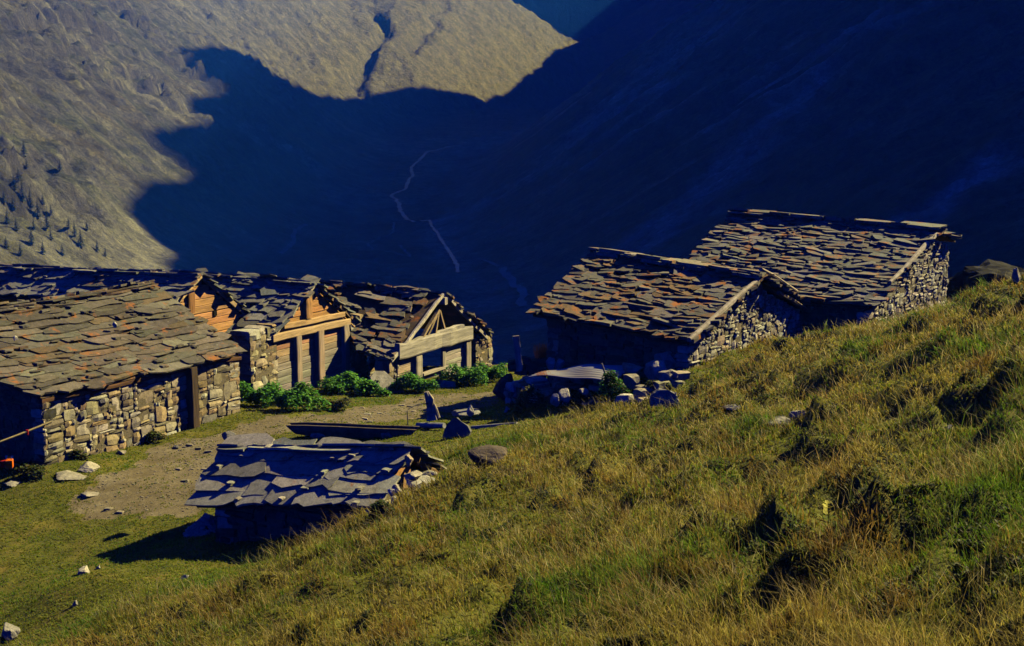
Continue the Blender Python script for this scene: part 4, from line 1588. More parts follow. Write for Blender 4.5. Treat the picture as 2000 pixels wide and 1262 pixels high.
# rubble at the right end of the near hut
RB = 'fallen stones beside the stone hut'
for i, (u, v, w, h, Y_, col, lab) in enumerate([
        (822, 952, 62, 20, 20.6, (.42, .41, .38), 'long flat grey slab, largest of the fallen stones by the stone hut'),
        (806, 938, 38, 16, 20.6, (.46, .42, .35), 'cream broken block above the long fallen slab'),
        (836, 930, 36, 10, 21.4, (.36, .35, .31), 'thin flat stone in the grass behind the fallen blocks'),
        (798, 905, 22, 15, 21.0, (.45, .36, .26), 'tan block tucked under the hut roof edge'),
        (792, 972, 20, 12, 19.6, (.62, .60, .54), 'whitest rounded stone in front of the hut gable'),
        (764, 968, 16, 14, 19.4, (.60, .58, .52), 'bright white cobble touching the roof edge of the hut'),
        (776, 962, 22, 15, 19.8, (.44, .41, .35), 'dull tan cobble between two white ones'),
        (772, 984, 24, 13, 19.2, (.38, .38, .35), 'grey cobble lowest in the pile at the hut gable'),
        (750, 985, 12, 10, 19.0, (.50, .48, .43), 'little pale cobble at the eave corner of the hut'),
        (718, 1008, 12, 14, 18.6, (.46, .42, .34), 'single upright pale stone under the eave corner of the hut'),
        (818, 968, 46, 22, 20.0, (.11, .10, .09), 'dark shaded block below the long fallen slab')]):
    rock(u, v, w, h, lab, 40 + i, col, RB, name='fallen_stone', Y=Y_, cat='stone')
rock(447, 862, 27, 24, 'squared grey stone block set on the ridge of the stone hut', 60, (.30, .29, .27), None, 'ridge_block', Y=24.4, cat='stone', sink=.1, rough=.02)
mb = MB()
rng = random.Random(9)
for u, v, L_ in ((806, 884, .9), (812, 896, .95), (822, 905, .8)):
    mb.slab(P(u + 20, v + 2, 21.9), np.array([.5, .85, -.1]), np.array([.55, -.3, -.62]), np.array([-.5, .2, .75]), plate(rng, .5, .7, .12), .035, vary((.33, .33, .30), rng), rng)
# gravel heap
p = gpx(388, 1046)
mb = MB()
for _ in range(480):
    a, r = rng.uniform(0, 2 * pi), rng.random() ** .6
    x_, y_ = cos(a) * r * .42, sin(a) * r * .5
    s_ = rng.uniform(.012, .035)
    mb.stone((x_ + .08, y_ + .3, .34 * (1 - r) ** 1.1 + float(G(p[0] + x_, p[1] + y_ + .3)) - p[2] + .01), (s_ * 1.3, 0, 0), (0, s_, 0), (0, 0, s_ * .8), vary((.42, .42, .42), rng, .25, .03), rng)
put(tag(mb.obj('gravel_heap', M['rubble']), 'small heap of pale grey gravel behind the stone hut', 'gravel heap'), p)

# pale stones weighing down the stable roof
for i, (u, v, Y_, lab) in enumerate([(224, 641, 31.2, 'white stone in the middle of the brown stable roof'), (31, 668, 28.4, 'yellowish stone near the left edge of the stable roof'),
                                     (230, 716, 30.0, 'pale stone low on the stable roof above the eave')]):
    rock(u, v, 9, 9, lab, 70 + i, (.6, .57, .48), 'loose stones on the stable roof', 'roof_stone', Y=Y_ - .3, cat='stone', lift=.06)

# ---- the ruin with the rusty sheet
rng = random.Random(17)
q0, q1 = gpx(1000, 790), gpx(1135, 792)
dd = np.array([q1[0] - q0[0], q1[1] - q0[1], 0])
LW = np.linalg.norm(dd)
dd /= LW
nd = np.array([dd[1], -dd[0], 0])
root = thing('ruined_wall', 'broken knee high rubble wall in front of the right barn, one dark upright slab at its end', 'ruin', q0)
mb = MB()
zz = lambda s: float(G(q0[0] + dd[0] * s, q0[1] + dd[1] * s)) - q0[2] - .1
stones_on(mb, rng, (0, 0, 0), dd, nd, -.4, LW + .6, zz, lambda s: zz(s) + .68 + .18 * sin(3.1 * s) - .1 * s, STONES_GREY, wr=(.16, .5), hr=(.1, .26), depth=.28, proud=.1)
for i in range(26):
    s = rng.uniform(-.5, LW + 2.2)
    y_ = rng.uniform(.2, 1.8)
    g_ = float(G(q0[0] + dd[0] * s - nd[0] * y_, q0[1] + dd[1] * s - nd[1] * y_)) - q0[2]
    mb.stone(dd * s - nd * y_ + UP * (g_ + rng.uniform(.1, .5)), dd * rng.uniform(.12, .3), nd * rng.uniform(.1, .25), UP * rng.uniform(.07, .18), vary(rng.choice(STONES_GREY), rng), rng)
mb.obj('wall', M['rubble'], root)
mb = MB()
p = gpx(982, 788) + (0, .3, 0) - q0
vs, fs = facet_rock(rng, .44, .38, .52, planes=14, rough=.08)
mb.add([np.array(q) + p + (.1, .2, .30) for q in vs], fs, (.07, .068, .07))
mb.obj('upright_slab', M['boulder'], root)
mb = MB()
for i in range(16):
    p = P(rng.uniform(1000, 1060), 716 + rng.uniform(-10, 14), 33.5) - q0
    mb.stone(p, (rng.uniform(.12, .3), 0, .02), (0, rng.uniform(.12, .3), 0), (0, 0, rng.uniform(.08, .2)), vary((.10, .095, .085), rng, .3), rng)
mb.obj('tumbled_stones', M['rubble'], root)
RS = 'rocks at the ruined wall'
for i, (u, v, w, h, Y_, col, lab) in enumerate([
        (1308, 712, 58, 30, 30.9, (.42, .40, .34), 'largest pale topped rock behind the rusty sheet'), (1282, 734, 60, 30, 30.1, (.46, .43, .37), 'angular pale block in front of the largest ruin rock'),
        (1235, 730, 66, 20, 30.5, (.40, .35, .28), 'tan broken slab at the end of the rusty sheet'), (1092, 718, 22, 18, 31.9, (.42, .40, .36), 'upright pale rock behind the sheet beside its twin'),
        (1076, 716, 18, 20, 31.9, (.40, .38, .34), 'narrower upright rock behind the sheet, beside its twin'), (1316, 738, 44, 16, 29.7, (.38, .36, .31), 'low rubble stone at the downhill corner of the ruin'),
        (1104, 780, 26, 26, 29.4, (.48, .45, .39), 'pale block set low in the ruined wall face'), (1085, 786, 20, 22, 29.3, (.50, .47, .40), 'pale narrow stone beside the low block of the ruin'),
        (1140, 768, 18, 14, 29.5, (.45, .42, .37), 'small pale stone showing through weeds at the ruin')]):
    rock(u, v, w, h, lab, 80 + i, col, RS, name='ruin_rock', Y=Y_, cat='rock', rough=.04)

# corrugated sheet, slightly buckled
nU, nV = 60, 8
c0, c1, c2, c3 = P(1030, 738, 30.0), P(1192, 742, 29.6), P(1236, 713, 30.9), P(1078, 722, 31.3)
V = []
for i in range(nU + 1):
    for j in range(nV + 1):
        a, b = i / nU, j / nV
        q = c0 * (1 - a) * (1 - b) + c1 * a * (1 - b) + c2 * a * b + c3 * (1 - a) * b
        V.append(q - c0 + UP * (.022 * sin(j / nV * 2 * pi * 5 + .4 * sin(a * 4)) + .06 * sin(a * 3.0) - .12 * a * (1 - b) * sin(a * 5) + .03 * sin(a * 9 + b * 4)))
nV1 = nV + 1
mb = MB()
V2 = []
for i in range(nU + 1):
    for j in range(41):
        a, b = i / nU, j / 40
        q = c0 * (1 - a) * (1 - b) + c1 * a * (1 - b) + c2 * a * b + c3 * (1 - a) * b
        V2.append(q - c0 + UP * (.028 * sin(b * 2 * pi * 8) + .07 * sin(a * 3.0) + .03 * sin(a * 9 + b * 4) - .1 * (1 - b) * a * a))
V2 = [tuple(q) for q in V2]
n1 = len(V2)
fs = [(i * 41 + j, (i + 1) * 41 + j, (i + 1) * 41 + j + 1, i * 41 + j + 1) for i in range(nU) for j in range(40)]
mb.add(V2, fs, (.4, .4, .4))
o = mb.obj('corrugated_sheet', M['iron'], smoothed=True)
sm_ = o.modifiers.new('thickness', 'SOLIDIFY')
sm_.thickness = .004
put(tag(o, 'buckled grey corrugated iron sheet with a rust patch lying on the ruined wall', 'metal sheet'), c0)


def stake(u0, v0, u1, v1, Y, r, col, label, name, cat, rng, mat='wood_any', squared=None):
    p, q = P(u1, v1, Y), P(u0, v0, Y)
    mb_ = MB()
    if squared:
        mb_.beam((0, 0, -.1), q - p, squared[0], squared[1], col, up=(0, 1, 0), rng=rng, rough=.015, seg=6)
    else:
        m_ = (q - p) * .5 + np.array([rng.uniform(-1, 1) * r, 0, 0])
        mb_.log([np.array([0, 0, -.1]), m_, q - p], [r, r * .9, r * .7], col, rng)
    return put(tag(mb_.obj(name, M[mat]), label, cat), p)


rng = random.Random(23)
stake(1007, 656, 1015, 718, 31.0, .07, (.42, .35, .29), 'tall weathered plank standing upright against the dark valley', 'standing_plank', 'plank', rng, 'wood_v', (.17, .06))
stake(1175, 710, 1188, 750, 29.3, .03, (.30, .27, .23), 'thin grey stake leaning over the corrugated sheet', 'wooden_stake', 'stake', rng)

# ---- watering place: hollowed log, spout post, basin
p0, p1 = P(572, 838, 29.5), P(806, 848, 29.0)
mb = MB()
ax = p1 - p0
L_ = np.linalg.norm(ax)
ax /= L_
sd_ = np.cross(ax, UP)
sd_ /= np.linalg.norm(sd_)
up_ = np.cross(sd_, ax)
prof_o = [(-.20, .16), (-.20, .02), (-.15, -.12), (0, -.17), (.15, -.12), (.20, .02), (.20, .16)]
prof_i = [(.15, .16), (.14, .0), (0, -.06), (-.14, .0), (-.15, .16)]
prf = prof_o + prof_i
vs, fs = [], []
m = len(prf)
for i in range(9):
    c = ax * L_ * i / 8
    k_ = (.8 if i == 0 else 1) * (1 + .04 * rng.uniform(-1, 1))
    sh = -.12 if i == 8 else (-.0 if i else .06)
    for a, b in prf:
        vs.append(c + sd_ * a * k_ + up_ * (b * k_) + ax * (.14 * (b / .16) if i == 8 else (-.14 * (b / .16) if i == 0 else 0)))
for i in range(8):
    for j in range(m):
        fs.append((i * m + j, i * m + (j + 1) % m, (i + 1) * m + (j + 1) % m, (i + 1) * m + j))
fs.append(tuple(range(m))[::-1])
fs.append(tuple(8 * m + j for j in range(m)))
mb.add(vs, fs, (.16, .12, .085))
o = mb.obj('log_trough', M['wood_any'])
put(tag(o, 'long dark hollowed log trough just behind the stone hut ridge', 'water trough'), p0)
for k_, lab in ((.22, 'stone block carrying the upstream end of the dark log trough'), (.8, 'stone block carrying the far end of the dark log trough')):
    q = p0 + ax * L_ * k_
    g_ = float(G(q[0], q[1]))
    mb = MB()
    h_ = max(.12, q[2] - .16 - g_)
    mb.stone((0, 0, h_ / 2 - .02), (.2, 0, 0), (0, .22, 0), (0, 0, h_ / 2 + .02), (.3, .28, .25), rng)
    put(tag(mb.obj('trough_support', M['rubble']), lab, 'stone'), (q[0], q[1], g_))

root = thing('spout_post', 'gnarled pale fountain post with a bent iron pipe', 'fountain post', P(843, 818, 30))
o_ = P(843, 818, 30)
mb = MB()
mb.log([P(845, 820, 30) - o_, P(840, 795, 30) - o_, P(839, 780, 30) - o_, P(833, 765, 30) - o_], [.13, .10, .115, .07], (.44, .38, .29), rng, n=11, rough=.3)
mb.log([P(857, 816, 30) - o_, P(852, 800, 30) - o_, P(846, 788, 30) - o_], [.05, .05, .04], (.40, .35, .28), rng, n=7, rough=.2)
mb.obj('post', M['wood_any'], root)
mb = MB()
mb.log([P(836, 788, 29.9) - o_, P(815, 790, 29.7) - o_, P(800, 797, 29.5) - o_, P(795, 803, 29.4) - o_, P(797, 832, 29.4) - o_], [.014, .014, .014, .014, .012], (.12, .12, .13), rng, n=7, rough=.02)
mb.obj('pipe', M['pipe'], root)
p0, p1 = gpx(815, 838) + (0, 0, .1), gpx(868, 839) + (0, 0, .1)
mb = MB()
mb.log([np.zeros(3), (p1 - p0) * .5, p1 - p0], [.07, .075, .07], (.34, .35, .35), rng, n=12, rough=.04)
put(tag(mb.obj('basin_log', M['wood_any']), 'short smooth grey log left of the pointed slab at the fountain', 'log'), p0)
p0, p1 = gpx(922, 836), gpx(1010, 828)
mb = MB()
mb.log([np.zeros(3), (p1 - p0) * .5, p1 - p0], [.06, .055, .05], (.28, .27, .25), rng, n=10, rough=.08)
put(tag(mb.obj('basin_log', M['wood_any']), 'longer grey log running right from the pointed slab at the fountain', 'log'), p0)
p = gpx(892, 852)
N_ = np.array([-.25, -.93, .30])
N_ /= np.linalg.norm(N_)
A_ = np.cross(UP, N_)
A_ /= np.linalg.norm(A_)
B_ = np.cross(N_, A_)
mb = MB()
mb.slab((0, 0, .25), A_, B_, N_, [(-.34, -.3), (.30, -.3), (.36, -.12), (.27, .02), (.10, .12), (-.02, .2), (-.10, .19), (-.22, .05), (-.30, -.1)], .1, (.17, .17, .17), rng)
put(tag(mb.obj('pointed_slab', M['boulder']), 'dark pointed slab standing between the two fountain logs', 'stone slab'), p)
rock(905, 811, 60, 9, 'flat grey slab behind the fountain post', 91, (.24, .24, .23), None, 'flat_slab', Y=30.0, cat='stone slab')
rock(918, 808, 16, 16, 'pale round stone at the end of the flat fountain slab', 92, (.55, .53, .47), None, 'fountain_stone', Y=29.6, cat='stone')
rock(990, 806, 12, 13, 'little white stone in weeds below the ruined wall', 93, (.52, .50, .45), None, 'fountain_stone', cat='stone')

# ---- things by the stable corner
p = P(19, 913, 26.4)
root = thing('orange_box', 'bright orange box with a carry handle in the stable shade', 'box', p)
mb = MB()
mb.box((0, 0, .09), (.075, .02, 0), (-.03, .1, 0), (0, 0, .095), (.75, .16, .01))
b1 = mb.obj('box_body', M['orange'], root)
bv = b1.modifiers.new('edges', 'BEVEL')
bv.width = .015
bv.segments = 2
mb = MB()
mb.log([(-.05, 0, .18), (-.045, 0, .24), (.045, 0, .24), (.05, 0, .18)], [.008] * 4, (.5, .5, .5), random.Random(2), n=6, rough=.02)
mb.obj('handle', M['pipe'], root)
mb = MB()
mb.box((0, 0, .08), (.06, .0, 0), (0, .08, 0), (0, 0, .08), (.4, .02, .01))
b1 = mb.obj('red_can', M['red'])
bv = b1.modifiers.new('edges', 'BEVEL')
bv.width = .02
bv.segments = 2
put(tag(b1, 'dull red canister half hidden left of the orange box', 'canister'), P(8, 912, 26.5))
for u, v, lab in ((14, 893, 'white cup standing behind the red canister'), (25, 893, 'white cup standing behind the orange box')):
    mb = MB()
    mb.log([(0, 0, 0), (0, 0, .02), (0, 0, .07)], [.022, .026, .032], (.75, .75, .75), rng, n=10, rough=0)
    q = P(u, 915, 26.9)
    q[2] = P(u, v, 26.9)[2] - .04
    mb.log([(0, 0, -.24), (0, 0, -.005)], [.03, .03], (.2, .15, .1), rng, n=8, rough=.03)
    put(tag(mb.obj('white_cup', M['rubble']), lab, 'cup'), q)
p0, p1 = P(100, 824, 26.7), P(-30, 874, 25.6)
mb = MB()
mb.log([np.zeros(3), (p1 - p0) * .5 - UP * .01, p1 - p0], [.028, .024, .016], (.42, .35, .16), rng, n=8, rough=.08)
put(tag(mb.obj('wooden_pole', M['pale_wood']), 'thin peeled pole reaching left from the stable corner', 'pole'), p0)
mb = MB()
p = p0 + (p1 - p0) * .37
mb.log([(0, 0, .03), (0, 0, -.02), (.005, 0, -.09)], [.03, .034, .022], (.45, .02, .015), rng, n=8, rough=.05)
put(tag(mb.obj('red_tag', M['red']), 'small red rag tied round the thin peeled pole', 'tag'), p)
a = gpx(1202, 748)
b = gpx(1275, 746)
mb = MB()
mb.log([np.zeros(3) + UP * .12, (b - a) * .3 + UP * .16, (b - a) * .65 + UP * .07, b - a + UP * .1], [.02] * 4, (.7, .55, .03), rng, n=7, rough=.02)
put(tag(mb.obj('yellow_hose', M['yellow']), 'short yellow hose lying in weeds below the ruin rocks', 'hose'), a)

# outcrop beyond the crest, at the right edge; its shade is put into a near-black colour
rock(1965, 604, 240, 104, 'dark rocky knoll with painted-in shade beyond the hill crest behind the highest barn', 101, (.014, .0135, .012), None, 'rock_outcrop', Y=43, depth=1.0, sink=.35, cat='outcrop', rough=.12)
rock(1986, 552, 20, 26, 'lit rock tip peeping over the crest beside the dark knoll', 102, (.36, .34, .29), None, 'crest_rock', cat='rock')


# ------------------------------------------------------------------ leafy plants
def leaves(name, mat, label, cat, p, rx, ry, h, n, size, cols, seed, group=None, stems=True):
    rng_ = np.random.RandomState(seed)
    th_, rr = rng_.rand(n) * 2 * pi, np.sqrt(rng_.rand(n))
    lump = 0.75 + .25 * np.sin(th_ * 3 + seed) + .15 * np.sin(th_ * 7 + 2 * seed)
    x, y = np.cos(th_) * rr * rx * lump, np.sin(th_) * rr * ry * lump
    top = h * (1 - .5 * rr ** 4) * (.72 + .28 * np.sin(x * 6 + seed) * np.cos(y * 4.3) + .2 * rng_.rand(n))
    z = top * (1 - .75 * rng_.rand(n) ** 2)
    c = np.stack([x, y, z], -1)
    g_ = G(p[0] + x, p[1] + y) - p[2]
    c[:, 2] += g_
    az = rng_.rand(n) * 2 * pi
    droop = rng_.uniform(-.2, .9, n)
    ln = size * rng_.uniform(.6, 1.3, n)
    d = np.stack([np.cos(az) * np.cos(droop), np.sin(az) * np.cos(droop), -np.sin(droop)], -1)
    sdv = np.stack([-np.sin(az), np.cos(az), rng_.uniform(-.5, .5, n)], -1)
    w = (ln * .32)[:, None]
    ln = ln[:, None]
    v0, v1, v2, v3 = c, c + d * ln * .45 + sdv * w, c + d * ln, c + d * ln * .45 - sdv * w
    V = np.stack([v0, v1, v2, v3], 1).reshape(-1, 3)
    Q = np.arange(4 * n).reshape(n, 4)
    cc = np.array(cols)[rng_.randint(len(cols), size=n)] * rng_.uniform(.65, 1.35, (n, 1))
    o_ = fast_mesh(name, V, Q, np.zeros((0, 3), int), cc, M[mat])
    put(o_, p)
    return tag(o_, label, cat, group)


NET = [(.08, .28, .03), (.12, .36, .035), (.06, .20, .028), (.16, .38, .05)]
NG = 'nettle beds against the barns'
for i, (u, v, wpx, hpx, n, lab) in enumerate([
        (505, 796, 70, 52, 1500, 'nettle bed against the stable end wall'), (572, 802, 80, 56, 1900, 'nettle bed at the left door post of the orange boarded barn'),
        (672, 772, 78, 42, 1700, 'nettle bed between the door post and the right pier'), (722, 775, 46, 30, 700, 'low nettles touching the leaning slab'),
        (806, 770, 64, 40, 1400, 'nettle bed below the small square window'), (905, 756, 76, 42, 1700, 'nettle bed along the boards of the open loft barn'),
        (962, 748, 48, 46, 1000, 'nettles beyond the last pier at the drop')]):
    p = gpx(u, v)
    w = wpx * p[1] / F / 2 * 1.65
    leaves('nettle_bed', 'leaf', lab, 'nettles', p + np.array([0, w * .4, 0]), w, w * .7, hpx * p[1] / F * .95, int(n * 2.2), .10, NET, 200 + i, NG)
WEED = [(.06, .085, .02), (.09, .10, .03), (.045, .07, .018), (.13, .10, .04)]
WG = 'weeds at the ruined wall and the lane'
for i, (u, v, wpx, hpx, n, lab) in enumerate([
        (1030, 806, 90, 46, 900, 'thin olive weeds in front of the ruined wall'), (1195, 790, 70, 60, 1300, 'dark green bush below the corrugated sheet'),
        (1125, 792, 70, 36, 700, 'low weeds among the pale ruin blocks'), (1290, 768, 70, 34, 800, 'bright weeds below the ruin rocks'),
        (660, 802, 60, 30, 600, 'reddish dry weeds below the middle barn door'), (210, 872, 50, 22, 500, 'dark weeds at the foot of the stable wall'),
        (298, 866, 46, 22, 500, 'round weed clump beside the stable door post'), (148, 898, 46, 18, 400, 'low weeds at the stable corner'),
        (745, 1012, 60, 36, 600, 'green weeds under the eave corner of the stone hut'), (60, 935, 70, 24, 500, 'dark weeds below the orange box')]):
    p = gpx(u, v)
    w = wpx * p[1] / F / 2
    leaves('weed_clump', 'leaf', lab, 'weeds', p + np.array([0, w * .3, 0]), w, w * .6, hpx * p[1] / F, n, .09, WEED if i != 1 else NET[:1] + WEED[:1], 240 + i, WG)

# tall yellow plant on the hillside
rng = random.Random(31)
p = gpx(1615, 1042)
hh = 62 * p[1] / F
root = thing('gentian_plant', 'single tall yellow green plant standing on the hillside', 'plant', p)
mb = MB()
mb.log([(0, 0, -.03), (.01, 0, hh * .5), (0, 0, hh)], [.007, .006, .004], (.25, .24, .06), rng, n=6, rough=.05)
mb.obj('stem', M['leaf'], root)
for k_ in range(7):
    z = hh * (.2 + .78 * k_ / 6)
    mb = MB()
    for j in range(5):
        a_ = rng.uniform(0, 2 * pi)
        l_ = .09 * (1.15 - .6 * k_ / 6)
        d_ = np.array([cos(a_), sin(a_), .5]) * l_
        s_ = np.array([-sin(a_), cos(a_), 0]) * l_ * .3
        c_ = np.array([0, 0, z])
        mb.add([c_, c_ + d_ * .5 + s_, c_ + d_, c_ + d_ * .5 - s_], [(0, 1, 2, 3)], vary((.55, .52, .08) if k_ > 2 else (.30, .38, .06), rng))
    mb.obj('leaf_whorl', M['leaf'], root)

# ------------------------------------------------------------------ conifers on the sunlit slope
rng = random.Random(77)


def conifer(seed):
    r_ = random.Random(seed)
    root_ = thing('conifer_tree', 'small dark conifer among others on the sunlit rocky slope', 'tree', (0, 0, 0), 0, 'conifers on the mountain slope')
    mb_ = MB()
    mb_.log([(0, 0, -.6), (0, 0, 3.5), (0, 0, 6.5)], [.2, .12, .03], (.10, .07, .05), r_, n=6)
    mb_.obj('trunk', M['wood_v'], root_)
    mb_ = MB()
    for k_ in range(260):
        z = .7 + 6.4 * (k_ / 260) ** .9
        R_ = 1.75 * (1 - (z - .3) / 7.1) * r_.uniform(.55, 1.15) + .08
        a_ = r_.uniform(0, 2 * pi)
        d_ = np.array([cos(a_), sin(a_), r_.uniform(-.5, .05)])
        s_ = np.array([-sin(a_), cos(a_), r_.uniform(-.3, .3)]) * R_ * r_.uniform(.16, .3)
        c0_ = np.array([0, 0, z])
        mb_.add([c0_ + d_ * R_ * .1, c0_ + d_ * R_ * .6 + s_, c0_ + d_ * R_, c0_ + d_ * R_ * .6 - s_], [(0, 1, 2, 3)], vary((.020, .042, .026), r_, .3))
    mb_.obj('crown', M['needles'], root_)
    return root_


protos = [conifer(s) for s in (1, 2, 3)]
TREES = [(47, 306, 36), (117, 334, 24), (28, 372, 30), (44, 392, 42), (60, 408, 40), (74, 424, 36), (14, 436, 30), (92, 446, 34), (32, 452, 30), (62, 478, 36),
         (146, 462, 32), (158, 482, 36), (190, 492, 26), (122, 500, 26), (40, 500, 28), (84, 496, 28), (8, 398, 28), (100, 470, 24), (170, 450, 20), (52, 330, 22),
         (26, 412, 30), (12, 486, 26), (134, 446, 22), (84, 400, 24), (66, 448, 26), (206, 502, 20), (100, 420, 22), (36, 350, 24)]
for i, (u, v, hpx) in enumerate(TREES):
    p = far_px(u, v, far_h)
    src = protos[i % 3]
    if i < 3:
        t_ = src
    else:
        t_ = src.copy()
        COL.objects.link(t_)
        for ch in src.children:
            c_ = ch.copy()
            COL.objects.link(c_)
            c_.parent = t_
    k_ = hpx * p[1] / F / 7.0
    t_.location = p
    t_.scale = (k_ * rng.uniform(.9, 1.25), k_ * rng.uniform(.9, 1.25), k_)
    t_.rotation_euler = (0, 0, rng.uniform(0, 6.28))

# ------------------------------------------------------------------ grass
R = np.random.RandomState(5)


def blades(name, n_tuft, per, y0, y1, mode):
    Y = np.exp(R.uniform(math.log(y0), math.log(y1), n_tuft))
    X = R.uniform(-1, 1, n_tuft) * (0.475 * Y + 4.5)
    z = G(X, Y)
    e = .2
    sx, sy = (G(X + e, Y) - G(X - e, Y)) / (2 * e), (G(X, Y + e) - G(X, Y - e)) / (2 * e)
    nd_ = (-sx * SUN[0] - sy * SUN[1] + SUN[2]) / np.sqrt(1 + sx * sx + sy * sy)
    unlitf = 1 - smooth(.02, .3, nd_)      # grass thinned on faces turned from the sun, to keep their shade dark
    hm = smooth(-6.9, -5.9, base_h(X, Y))
    patch = fbm(X * .45 + 3, Y * .45, 3)
    patch2 = fbm(X * 1.3 + 30, Y * 1.3, 3)
    keep = (~dirt(X, Y)) | (R.rand(n_tuft) < .05 + .35 * smooth(.0, .5, fbm(X * .9, Y * .9, 3)))
    keep &= Y < 45.0 + .05 * X
    keep &= R.rand(n_tuft) > unlitf * .55
    if mode == 'straw':
        keep &= (hm > .3) & (R.rand(n_tuft) < .22 + .6 * smooth(-.1, .5, patch + .4 * patch2))
    X, Y, z, hm, patch, patch2 = [q[keep] for q in (X, Y, z, hm, patch, patch2)]
    m_ = len(X)
    tuft_h = R.uniform(.6, 1.3, m_)
    lean0 = R.normal(0, .25, (m_, 2)) + np.array([-.28, -.05])
    Xb = np.repeat(X, per) + R.normal(0, .05, m_ * per) * (1 + .03 * np.repeat(Y, per))
    Yb = np.repeat(Y, per) + R.normal(0, .06, m_ * per) * (1 + .03 * np.repeat(Y, per))
    zb = G(Xb, Yb)
    H_, P1, P2, TH_ = [np.repeat(q, per) for q in (hm, patch, patch2, tuft_h)]
    L0 = np.repeat(lean0, per, 0)
    N_ = len(Xb)
    if mode == 'turf':
        h = (.035 + .025 * R.rand(N_)) * (1 - H_) + H_ * (.06 + .085 * smooth(-.5, .6, P1 + .5 * P2)) * R.uniform(.6, 1.4, N_) * TH_
        wd_ = np.maximum(.005, .0011 * Yb) * R.uniform(.7, 1.4, N_)
        cb = np.array([[.11, .16, .016], [.17, .19, .02], [.23, .19, .028], [.075, .125, .016], [.19, .225, .022]])
        ct = np.array([[.23, .33, .03], [.37, .39, .05], [.45, .39, .09], [.16, .26, .03], [.42, .30, .07]])
    else:
        h = R.uniform(.18, .42, N_) * TH_
        wd_ = np.maximum(.0028, .00055 * Yb) * R.uniform(.7, 1.3, N_)
        cb = np.array([[.19, .17, .035], [.26, .20, .05], [.20, .19, .035]])
        ct = np.array([[.62, .50, .20], [.70, .58, .30], [.50, .33, .13]])
    gi = np.clip((P1 * .9 + P2 * .6 + R.normal(0, .35, N_)) * 1.3 + (len(cb) - 1) / 2 + .2, 0, len(cb) - 1).astype(int)
    gi = np.where(R.rand(N_) < .35, R.randint(len(cb), size=N_), gi)
    var = R.uniform(.7, 1.3, (N_, 1))
    green = (1 - H_)[:, None] * .35
    colb = cb[gi] * var
    colt = ct[gi] * var
    colb = colb * (1 - green) + np.array([.13, .20, .018]) * green
    colt = colt * (1 - green) + np.array([.28, .38, .035]) * green
    P3 = np.repeat(fbm(X * .33 + 50, Y * .28, 3), per) + R.normal(0, .18, N_)
    for wgt, cbx, ctx in ((smooth(.18, .55, P3) * H_ * .6, (.30, .22, .045), (.72, .55, .15)), (smooth(.12, .45, -P3 - .1) * .8, (.07, .16, .012), (.13, .30, .02)),
                          (smooth(.35, .6, np.repeat(patch2, per) + R.normal(0, .15, N_)) * .7 * H_, (.22, .12, .03), (.42, .22, .07))):
        wgt = wgt[:, None]
        colb = colb * (1 - wgt) + np.array(cbx) * var * wgt
        colt = colt * (1 - wgt) + np.array(ctx) * var * wgt
    colb, colt = colb * .86, colt * np.array([.84, .87, .86])
    lean = L0 + R.normal(0, .28, (N_, 2))
    az = R.rand(N_) * pi
    side = np.stack([np.cos(az), np.sin(az) * .6, np.zeros(N_)], -1) * wd_[:, None] / 2
    base = np.stack([Xb, Yb, zb - .01], -1)
    mid = base + np.stack([lean[:, 0] * h * .35, lean[:, 1] * h * .35, h * .55], -1)
    tip = base + np.stack([lean[:, 0] * h, lean[:, 1] * h, h * (.97 - .25 * np.hypot(lean[:, 0], lean[:, 1]))], -1)
    V = np.stack([base - side, base + side, mid + side * .8, mid - side * .8, tip], 1).reshape(-1, 3)
    k5 = np.arange(N_) * 5
    Q = np.stack([k5, k5 + 1, k5 + 2, k5 + 3], -1)
    T = np.stack([k5 + 3, k5 + 2, k5 + 4], -1)
    o_ = fast_mesh(name, V, Q, T, np.concatenate([colb, colt]), M['grass'])
    print(name, N_)
    return tag(o_, 'short green and golden grass covering the meadow' if mode == 'turf' else 'long straw coloured grass stems standing on the hillside', 'grass', kind='stuff')


blades('grass', 92000, 7, 5.5, 47, 'turf')
blades('grass', 46000, 5, 5.5, 44, 'straw')

# loose gravel on the trodden lane
mb = MB()
rg = random.Random(55)
n_ = 0
while n_ < 1100:
    y_ = rg.uniform(22, 42)
    x_ = rg.uniform(-.45, .02) * y_
    if not dirt(np.array([x_]), np.array([y_]))[0]:
        continue
    n_ += 1
    s_ = rg.uniform(.008, .022) if rg.random() < .96 else rg.uniform(.03, .07)
    mb.stone((x_, y_, float(G(x_, y_)) + s_ * .15), (s_ * 1.4, s_ * rg.uniform(-.5, .5), 0), (0, s_, 0), (0, 0, s_ * .5), vary((.27, .24, .19), rg, .3), rg)
tag(mb.obj('gravel', M['rubble']), 'loose gravel and pebbles scattered over the trodden lane', 'gravel', kind='stuff')

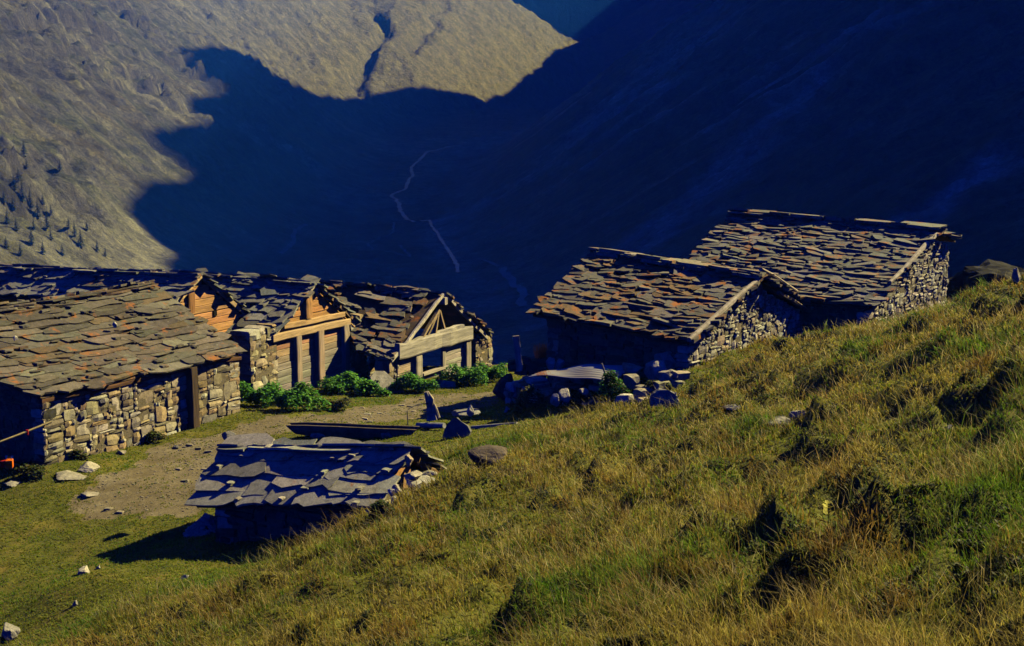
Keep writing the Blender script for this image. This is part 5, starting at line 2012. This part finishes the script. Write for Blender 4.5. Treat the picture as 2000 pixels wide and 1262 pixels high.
# dry orange tufts against the dark barn wall
for i, (u, v, w, h, lab) in enumerate([(1060, 700, 18, 26, 'rust orange dry tuft at the left end of the tumbled stones'), (1204, 705, 16, 26, 'single rust orange tuft right of the thin stake'),
                                       (1232, 706, 34, 34, 'wide dry pinkish tuft left of the largest ruin rock'), (1262, 706, 30, 36, 'tall dry tuft nearest the largest ruin rock')]):
    r_ = random.Random(300 + i)
    p = P(u, v, 33.6)
    mb = MB()
    for _ in range(150):
        x_, y_ = r_.gauss(0, 1) * w * .3 * p[1] / F, r_.gauss(0, .1)
        h_ = h * p[1] / F * r_.uniform(.5, 1.15)
        lx = r_.gauss(-.03, .08)
        mb.add([(x_ - .008, y_, -.3), (x_ + .008, y_, -.3), (x_ + lx + .004, y_, h_), (x_ + lx - .004, y_, h_ + .01)], [(0, 1, 2, 3)], vary((.42, .17, .05) if i < 2 else (.38, .23, .11), r_, .3))
    put(tag(mb.obj('dry_grass_tuft', M['grass']), lab, 'dry grass', 'dry tufts at the dark barn wall'), p)

# low dark shrubs in the hollows of the hillside
cand = []
for pl, A in BK:
    for p, q in zip(pl[:-1], pl[1:]):
        for t_ in np.arange(0, 1, .25 / max(.3, np.linalg.norm(q - p))):
            c = p + (q - p) * t_
            cand.append((c[0] + R.normal(0, .12), c[1] - .25 * A - abs(R.normal(0, .25)), A))
for _ in range(480):
    Y = math.exp(R.uniform(math.log(7), math.log(36)))
    X = R.uniform(-.47, .47) * Y
    if float(smooth(-6.9, -5.9, base_h(X, Y))) > .5 and float(fbm(np.array([X * .6 + 7]), np.array([Y * .6]), 3)[0]) > .05:
        cand.append((X, Y, .35))
VV, CCC = [], []
for (X, Y, A) in cand:
    n = int(90 * min(1.5, 12 / Y) + 20)
    th_, rr = R.rand(n) * 2 * pi, np.sqrt(R.rand(n))
    x, y = X + np.cos(th_) * rr * A * .75, Y + np.sin(th_) * rr * A * .45
    c = np.stack([x, y, G(x, y) + .16 * A * (1 - rr ** 2) * R.rand(n) * 2], -1)
    az, ln = R.rand(n) * 2 * pi, R.uniform(.014, .036, n) * max(1, Y / 16)
    d = np.stack([np.cos(az), np.sin(az), R.uniform(-.2, .9, n)], -1) * ln[:, None]
    s_ = np.stack([-np.sin(az), np.cos(az), R.uniform(-.4, .4, n)], -1) * ln[:, None] * .35
    VV.append(np.stack([c, c + d * .5 + s_, c + d, c + d * .5 - s_], 1).reshape(-1, 3))
    CCC.append(np.array([.030, .045, .014]) * R.uniform(.5, 1.7, (n, 1)) * (np.array([1.5, .9, 1]) if R.rand() < .3 else 1))
VV, CCC = np.concatenate(VV), np.concatenate(CCC)
o = fast_mesh('undergrowth', VV, np.arange(len(VV)).reshape(-1, 4), np.zeros((0, 3), int), CCC, M['leaf'])
tag(o, 'low dark heath plants filling hollows of the grassy hillside', 'undergrowth', kind='stuff')
